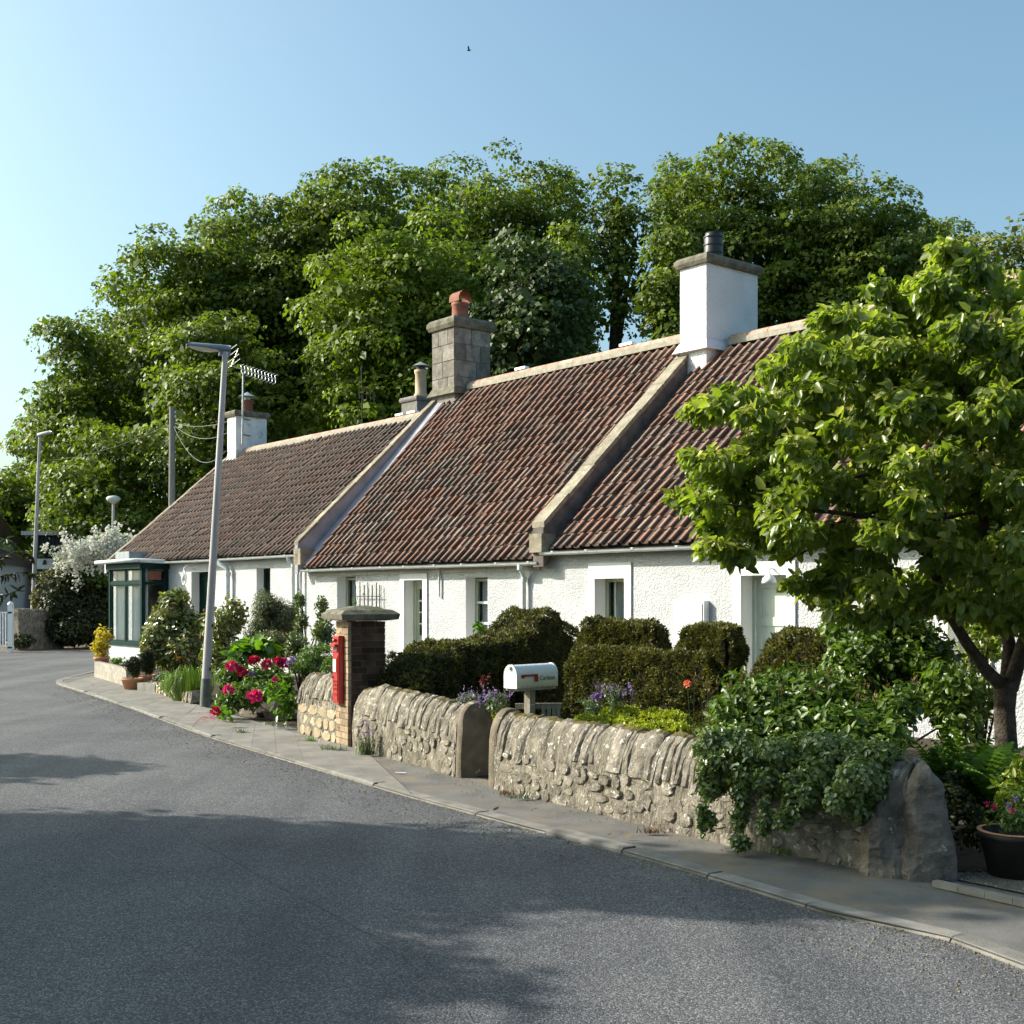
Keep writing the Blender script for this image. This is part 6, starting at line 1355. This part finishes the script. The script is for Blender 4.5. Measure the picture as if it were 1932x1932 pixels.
# edging stones and planter wall
es = thing('stone_edging', G(340, 1325), 'row of rough upright edging stones before the lily bed', 'edging')
el = [G(*p)[:2] for p in [(292, 1305), (330, 1319), (370, 1332)]]; t = 0; L0 = arc(el)[-1]; rs = np.random.RandomState(81)
while t < L0 - .1:
    w_ = rs.uniform(.16, .36); p, d, nn = wframe(el, t + w_ / 2); put_stone(es, p + ZUP * (KH + .09), d, -nn, w_ * .94, rs.uniform(.17, .25), .18, 'sandstone' if rs.rand() < .5 else 'wall_stone', 'edging_stone', rs.uniform(-.1, .1)); t += w_
es = thing('stone_edging', G(500, 1355), 'low dark kerb stones in front of the peonies', 'edging')
el = [G(*p)[:2] for p in [(452, 1352), (558, 1364)]]; t = 0; L0 = arc(el)[-1]
while t < L0 - .1: w_ = rs.uniform(.45, .75); w_ = min(w_, L0 - t); p, d, nn = wframe(el, t + w_ / 2); put_stone(es, p + ZUP * (KH + .04), d, -nn, w_ * .95, .15, .2, 'big_stone', 'edging_stone', 0); t += w_
pw = thing('planter_wall', G(230, 1290), 'low pale brick planter wall below the bay window', 'wall')
el = [G(*p)[:2] for p in [(178, 1280), (238, 1298)]]; L0 = arc(el)[-1]
for r in range(4):
    t = -.11 * (r % 2)
    while t < L0 - .02:
        a, b = max(t, 0), min(t + .225, L0); p, d, nn = wframe(el, (a + b) / 2); 
        if b - a > .05: MB().box(p - d * (b - a - .012) / 2 + ZUP * (KH + r * .082), d * (b - a - .012), nn * .11, ZUP * .074).build('brick', 'planter_brick', pw)
        t += .225
p, d, nn = wframe(el, L0 / 2); MB().box(p - d * (L0 - .02) / 2 + nn * .006 + ZUP * (KH - .01), d * (L0 - .02), nn * .098, ZUP * .31).build('core', 'mortar_bed', pw)
bed = [G(178, 1280)[:2], G(290, 1304)[:2], G(330, 1292)[:2], G(215, 1262)[:2]]
def pot_plant(label, px, py, Y, r, h, mat, fr, seed, leaf=.05, pm='terracotta_pot', lw=.03, z=KH, dens=500, cone=False, name='potted_shrub'):
    b = G(px, py, z); b[2] = z; t_ = thing(name, b, label, 'potted plant', 'pots below the bay window'); MB().lathe(b, [(0, 0), (r * .68, 0), (r * .95, h * .8), (r * 1.06, h * .82), (r * 1.06, h), (r * .9, h), (r * .86, h * .85), (0, h * .85)], 20).build('pot', pm, t_)
    rs = np.random.RandomState(seed); bl = [(b + ZUP * (h + fr[1] * .9), np.array([fr[0], fr[0], fr[1]]))]
    sub = [(bl[0][0] + sph(1, rs)[0] * bl[0][1] * rs.rand() ** .4 * .7, bl[0][1] * .45) for _ in range(14)]
    Pn, T, Nn, rn = blob_leaves(sub, dens, leaf, rs, .8); leaves('foliage', mat, Pn, T, Nn, leaf * rs.uniform(.6, 1.3, len(Pn)), lw, t_, 'oval', rn); stems('stem', b + ZUP * h * .8, [b + ZUP * (h + fr[1]) + sph(1, rs)[0] * .1 for _ in range(4)], .012, 'bark', t_)
pot_plant('golden leaved shrub in a square terracotta pot by the bay corner', 192, 1264, 27, .17, .30, 'gold_leaf', (.27, .38), 91, .08, dens=220, lw=.045)
pot_plant('round green box ball in the left of two round clay pots', 250, 1300, 22.5, .20, .20, 'dark_hedge', (.17, .22), 92, .035, dens=3200, lw=.018)
pot_plant('darker box ball in the right of two round clay pots', 276, 1293, 23.2, .20, .20, 'dark_hedge', (.18, .26), 93, .035, dens=3200, lw=.018)
pot_plant('small pale herb in a grey stone pot in front of the bay', 222, 1272, 26, .20, .22, 'fresh_green', (.18, .08), 94, .05, pm='planter_brick', dens=300)
pot_plant('empty looking clay pot between grey pot and box balls', 238, 1280, 25, .13, .2, 'mid_green', (.08, .04), 95, .03, dens=300)
stp = thing('door_step', G(290, 1300), 'pale stone step between the pots and the edging stones', 'step'); a, b = G(259, 1306), G(292, 1310); a[2] = b[2] = KH - .005; MB().box(a, b - a, np.array([.3, .25, 0]), ZUP * .14).build('slab', 'kerb_stone', stp)

# weeds, litter, fallen petals, lavender at the wall foot
def tuft(px, py, n, ln, mat, label, z=KH, seed=0, wid=.006):
    rs = np.random.RandomState(seed); b = G(px, py, z); an = rs.uniform(0, 6.28, n); Pn = b + np.stack([rs.normal(size=n) * .05, rs.normal(size=n) * .02, np.zeros(n)], 1)
    T = np.stack([np.cos(an) * .6, np.sin(an) * .6, rs.uniform(.4, 1, n)], 1); o = leaves('weed', mat, Pn, T, np.stack([np.cos(an), np.sin(an), np.zeros(n)], 1), ln * rs.uniform(.5, 1.2, n), wid, None, 'blade'); tag(o, label, 'weed', 'weeds growing from joints in the pavement')
for k, (px, py, mt_, lb_) in enumerate([(690, 1421, 'fresh_green', 'green weed tuft at the foot of the wall right of the pillar'), (640, 1416, 'grey_green', 'dry grass tuft at the foot of the post box pillar'), (620, 1414, 'grey_green', 'grass tuft just left of the pillar foot'), (586, 1398, 'fresh_green', 'yellow green weed against the short sandstone wall'), (960, 1500, 'dry_leaf', 'dry weed at the foot of the tan gate stone'), (985, 1507, 'grey_green', 'low weed right of the tan gate stone'), (1230, 1572, 'dry_leaf', 'dry stalks at the foot of the mossy wall'), (510, 1367, 'grey_green', 'moss strip along a flagstone joint by the dark edging'), (530, 1371, 'grey_green', 'grass in a flagstone joint near the short wall'), (1490, 1612, 'fresh_green', 'small green weeds where the ivy meets the pavement'), (1410, 1598, 'fresh_green', 'trailing ivy sprig lying on the pavement'), (455, 1382, 'grey_green', 'thin moss line in the paving by the kerb')]):
    tuft(px, py, 60, .07 if py > 1380 else .05, mt_, lb_, seed=400 + k)
lav = thing('chive_clump', G(693, 1424, KH), 'purple flowered clump growing at the foot of the lichened wall', 'plant'); b = G(693, 1424, KH); rs = np.random.RandomState(5); n = 90
an = rs.uniform(0, 6.28, n); leaves('foliage', 'grey_green', b + np.stack([rs.normal(size=n) * .04, rs.normal(size=n) * .015, np.zeros(n)], 1), np.stack([np.cos(an) * .35, -abs(np.sin(an)) * .3, np.ones(n)], 1), sph(n, rs), .26 * rs.uniform(.5, 1.2, n), .006, lav, 'blade')
for k in range(9): c = b + np.array([rs.uniform(-.10, .08), -.03 - rs.rand() * .05, rs.uniform(.18, .38)]); flower(lav, c, .018, 'purple_bloom', 16, 500 + k); MB().tube([b, c], .002, 4).build('stem', 'grey_green', lav)
def flat_leaf(px, py, sz, ang, mat, label, nm='fallen_leaf', up=.03):
    b = G(px, py, KH); d = np.array([math.cos(ang), math.sin(ang), .25]); o = leaves(nm, mat, (b + ZUP * .004)[None], d[None], (ZUP + np.array([0, -.5, 0]))[None], np.array([sz]), np.array([sz * .5]), None, 'oval', curl=-.2); tag(o, label, 'leaf', 'fallen leaves on the pavement')
flat_leaf(930, 1530, .06, .6, 'burgundy', 'dark curled leaf lying on the pavement below the tan gate stone'); flat_leaf(1178, 1582, .06, .1, 'dry_leaf', 'dry twig like leaf on the pavement before the mossy wall'); flat_leaf(1145, 1577, .04, .3, 'dry_leaf', 'small brown leaf on the pavement before the mossy wall')
o = MB().box(G(745, 1459, KH) + ZUP * .006, np.array([.10, -.02, 0]), np.array([.01, .025, 0]), ZUP * .003).build('paper_scrap', 'white_paint'); tag(o, 'scrap of white paper lying on the tarmac pavement below the wall', 'litter')
pts = np.stack([G(rs.normal(395, 14), rs.normal(1352, 4), KH + .012) for _ in range(50)]); o = leaves('fallen_petals', 'pink_bloom', pts, rs.normal(size=(50, 3)) * np.array([1, 1, .1]), ZUP + rs.normal(size=(50, 3)) * .2, .035, .025, None, 'diamond'); tag(o, 'pink petals scattered on the paving at the lamp post foot', 'petals', kind='stuff')

# ------------------------------------------------------------------ far left corner
fh = thing('far_house', gp(-60, 47).tolist() + [0], 'white house with dark roof at the far left edge', 'house')
def wbox(x0, x1, y0, y1, z0, z1): return MB().box((x0, y0, z0), (x1 - x0, 0, 0), (0, y1 - y0, 0), (0, 0, z1 - z0))
xr = (12 - CX) * 50.5 / F
wbox(xr - 6, xr, 45, 51, 0, 4.05).build('wall', 'white_render', fh)
m_ = MB(); m_.add([(xr - 6.2, 44.7, 3.95), (xr + .3, 44.7, 3.95), (xr + .3, 48, 5.6), (xr - 6.2, 48, 5.6), (xr - 6.2, 51.3, 3.95), (xr + .3, 51.3, 3.95)], [(0, 1, 2, 3), (3, 2, 5, 4), (0, 3, 4), (1, 5, 2)]); m_.build('roof', 'far_roof', fh)
x2 = (70 - CX) * 48.5 / F
wbox(xr + .003, x2, 45, 49, 0, 2.9).build('wing_wall', 'white_render', fh)
m_ = MB(); m_.add([(xr + .01, 43.8, 3.35), (x2 + .2, 43.8, 2.9), (x2 - .4, 46.5, 3.3), (xr + .01, 46.5, 4.1), (xr + .01, 49.2, 2.9), (x2 + .2, 49.2, 2.85)], [(0, 1, 2, 3), (3, 2, 5, 4), (1, 5, 2)]); m_.add([(xr + .01, 43.78, 2.85), (x2 + .2, 43.78, 2.8), (x2 + .2, 43.8, 2.9), (xr + .01, 43.8, 3.35)], [(0, 1, 2, 3)]); m_.build('wing_roof', 'far_roof', fh)
wbox(xr - .5, xr + 2.0, 43.6, 43.95, 1.72, 1.80).build('porch_roof', 'lead', fh); wbox(xr - .3, xr + 1.6, 43.9, 43.98, 0, 1.7).build('doorway', 'navy_boards', fh)
hut = thing('garden_hut', gp(98, 47).tolist() + [0], 'dark navy boarded hut with pale flat roof beyond the hedge', 'hut')
x0, x1 = (70 - CX) * 47 / F, (119 - CX) * 47 / F; wbox(x0, x1, 47, 50, 0, 4.05).build('wall', 'navy_boards', hut); wbox(x0 - .5, x1 + .28, 46.7, 50.2, 4.05, 4.2).build('roof', 'lamp_post_grey', hut); wbox(x0, x1, 46.93, 46.99, 2.75, 3.15).build('white_band', 'white_render', hut)
for k in range(7): xx = x0 + (x1 - x0) * (k + .5) / 7; wbox(xx - .012, xx + .012, 46.96, 46.995, 3.2, 4.02).build('board_joint', 'black_metal', hut)
fw_ = garden_wall('dark rubble wall with gate at the far left behind the distant lamp', [G(20, 1226)[:2], G(104, 1222)[:2]][::1], .4, [(0, 1.35), (1, 1.3)], .86, 'big_stone', 'big_stone', 9, 'squared', -.03)
gt = thing('white_gate', G(6, 1231), 'white metal gate at the left edge before the far house', 'gate')
Yg = G(6, 1231)[1]
for px in (14, ): a = A(px, 1231, Yg); MB().box(a, (.14, 0, 0), (0, .14, 0), ZUP * 1.45).build('post', 'white_paint', gt); MB().lathe(a + np.array([.07, .07, 1.45]), [(.1, 0), (.09, .04), (0, .11)], 8).build('post_cap', 'white_paint', gt)
for k in range(8): a = A(10 - k * 5, 1229, Yg); MB().tube([a + ZUP * .1, a + ZUP * 1.2], .018, 5).build('bar', 'white_paint', gt)
a = A(-40, 1231, Yg); 
for z in (.12, 1.18): MB().box(a + ZUP * z, (1.05, 0, 0), (0, .03, 0), ZUP * .05).build('rail', 'white_paint', gt)
shrub('boundary_hedge', 'tall dark overgrown hedge along the far side of the bend', 'dark_hedge', [(120, 1140, 40.5, 40, 65, 1.2), (160, 1130, 41, 45, 70, 1.3), (200, 1140, 41.5, 40, 70, 1.3), (245, 1140, 42, 40, 80, 1.3), (145, 1185, 40, 55, 38, 1.1), (195, 1185, 40.5, 45, 38, 1.1)], .14, .08, 90, 'hedge', seed=101)
shrub('boundary_hedge', 'brownish sunlit bush in front of the far wing beside the distant lamp', 'yew', [(105, 1105, 41.5, 30, 38, 1.0), (135, 1100, 42, 30, 38, 1.0), (85, 1130, 41, 22, 26, .8)], .12, .07, 100, 'bush', seed=102)
shrub('wall_plant', 'shaded low greenery at the foot of the far rubble wall', 'dark_hedge', [(40, 1210, 38.5, 28, 14, .5)], .1, .06, 120, 'plant', seed=103, stem=False)
li = shrub('white_lilac', 'white flowering lilac beyond the bay window', 'mid_green', [(150, 1060, 41, 38, 36, 1.0), (190, 1040, 41.5, 32, 34, 1.0), (215, 1030, 42, 30, 26, .9), (235, 1045, 42, 26, 26, .8), (180, 1085, 41, 40, 30, 1.0)], .13, .08, 70, 'flowering shrub', seed=104)
rs = np.random.RandomState(105)
for k in range(95):
    px, py = (rs.normal(150, 24), rs.normal(1052, 17)) if k % 2 else (rs.normal(212, 22), rs.normal(1028, 12)); Y = rs.uniform(39.2, 40.2); c = A(px, py, Y); m = 26
    leaves('blossom', 'blossom', c + rs.normal(size=(m, 3)) * np.array([.07, .07, .13]), sph(m, rs), sph(m, rs), .12, .10, li, 'diamond')
# long leaved branch hanging in from the left edge
cb = thing('overhanging_branch', A(-60, 1080, 38), 'drooping leafy branch reaching in at the left edge before the far house', 'branch')
rs = np.random.RandomState(106)
for k, (pts) in enumerate([[(-90, 1090), (-20, 1065), (30, 1040), (62, 1048)], [(-90, 1090), (-10, 1090), (35, 1080), (70, 1090)], [(-90, 1110), (-30, 1125), (5, 1125), (40, 1112)], [(-80, 1070), (-30, 1030), (0, 1015), (30, 1025)]]):
    pp3 = [A(a, b, 38 + .3 * k) for a, b in pts]; MB().tube(pp3, [.04, .028, .02, .008], 5).build('twig', 'bark', cb)
    m = 46; tt = rs.rand(m) * 3; Pn = np.array([lerp(pp3[int(t)], pp3[int(t) + 1], t - int(t)) for t in tt]); leaves('leaf_spray', 'cordyline' if k == 3 else 'dark_hedge', Pn, rs.normal(size=(m, 3)) * .6 + np.array([.4, -.2, -.3]), sph(m, rs) + ZUP, .32 * rs.uniform(.6, 1.2, m), .085, cb, 'oval', None, .4)
cb2 = MB().tube([A(-90, HY + 1.7 * F / 38, 38), A(-100, 1160, 38), A(-90, 1085, 38), A(-75, 1065, 38)], [.14, .11, .08, .05], 8).build('trunk', 'bark', cb)

# small bird high in the sky
bq = A(885, 95, 70); bd_ = thing('bird', bq, 'tiny dark bird flying high above the trees', 'bird')
MB().tube([bq + np.array([-.12, 0, 0]), bq, bq + np.array([.12, 0, .02])], [.02, .045, .012], 6).build('body', 'black_metal', bd_)
for sg in (-1, 1): MB().add([bq + np.array([.04, 0, .02]), bq + np.array([-.05, 0, .02]), bq + np.array([-.08, sg * .25, .12]), bq + np.array([.0, sg * .28, .13])], [(0, 1, 2, 3)]).build('wing', 'black_metal', bd_)
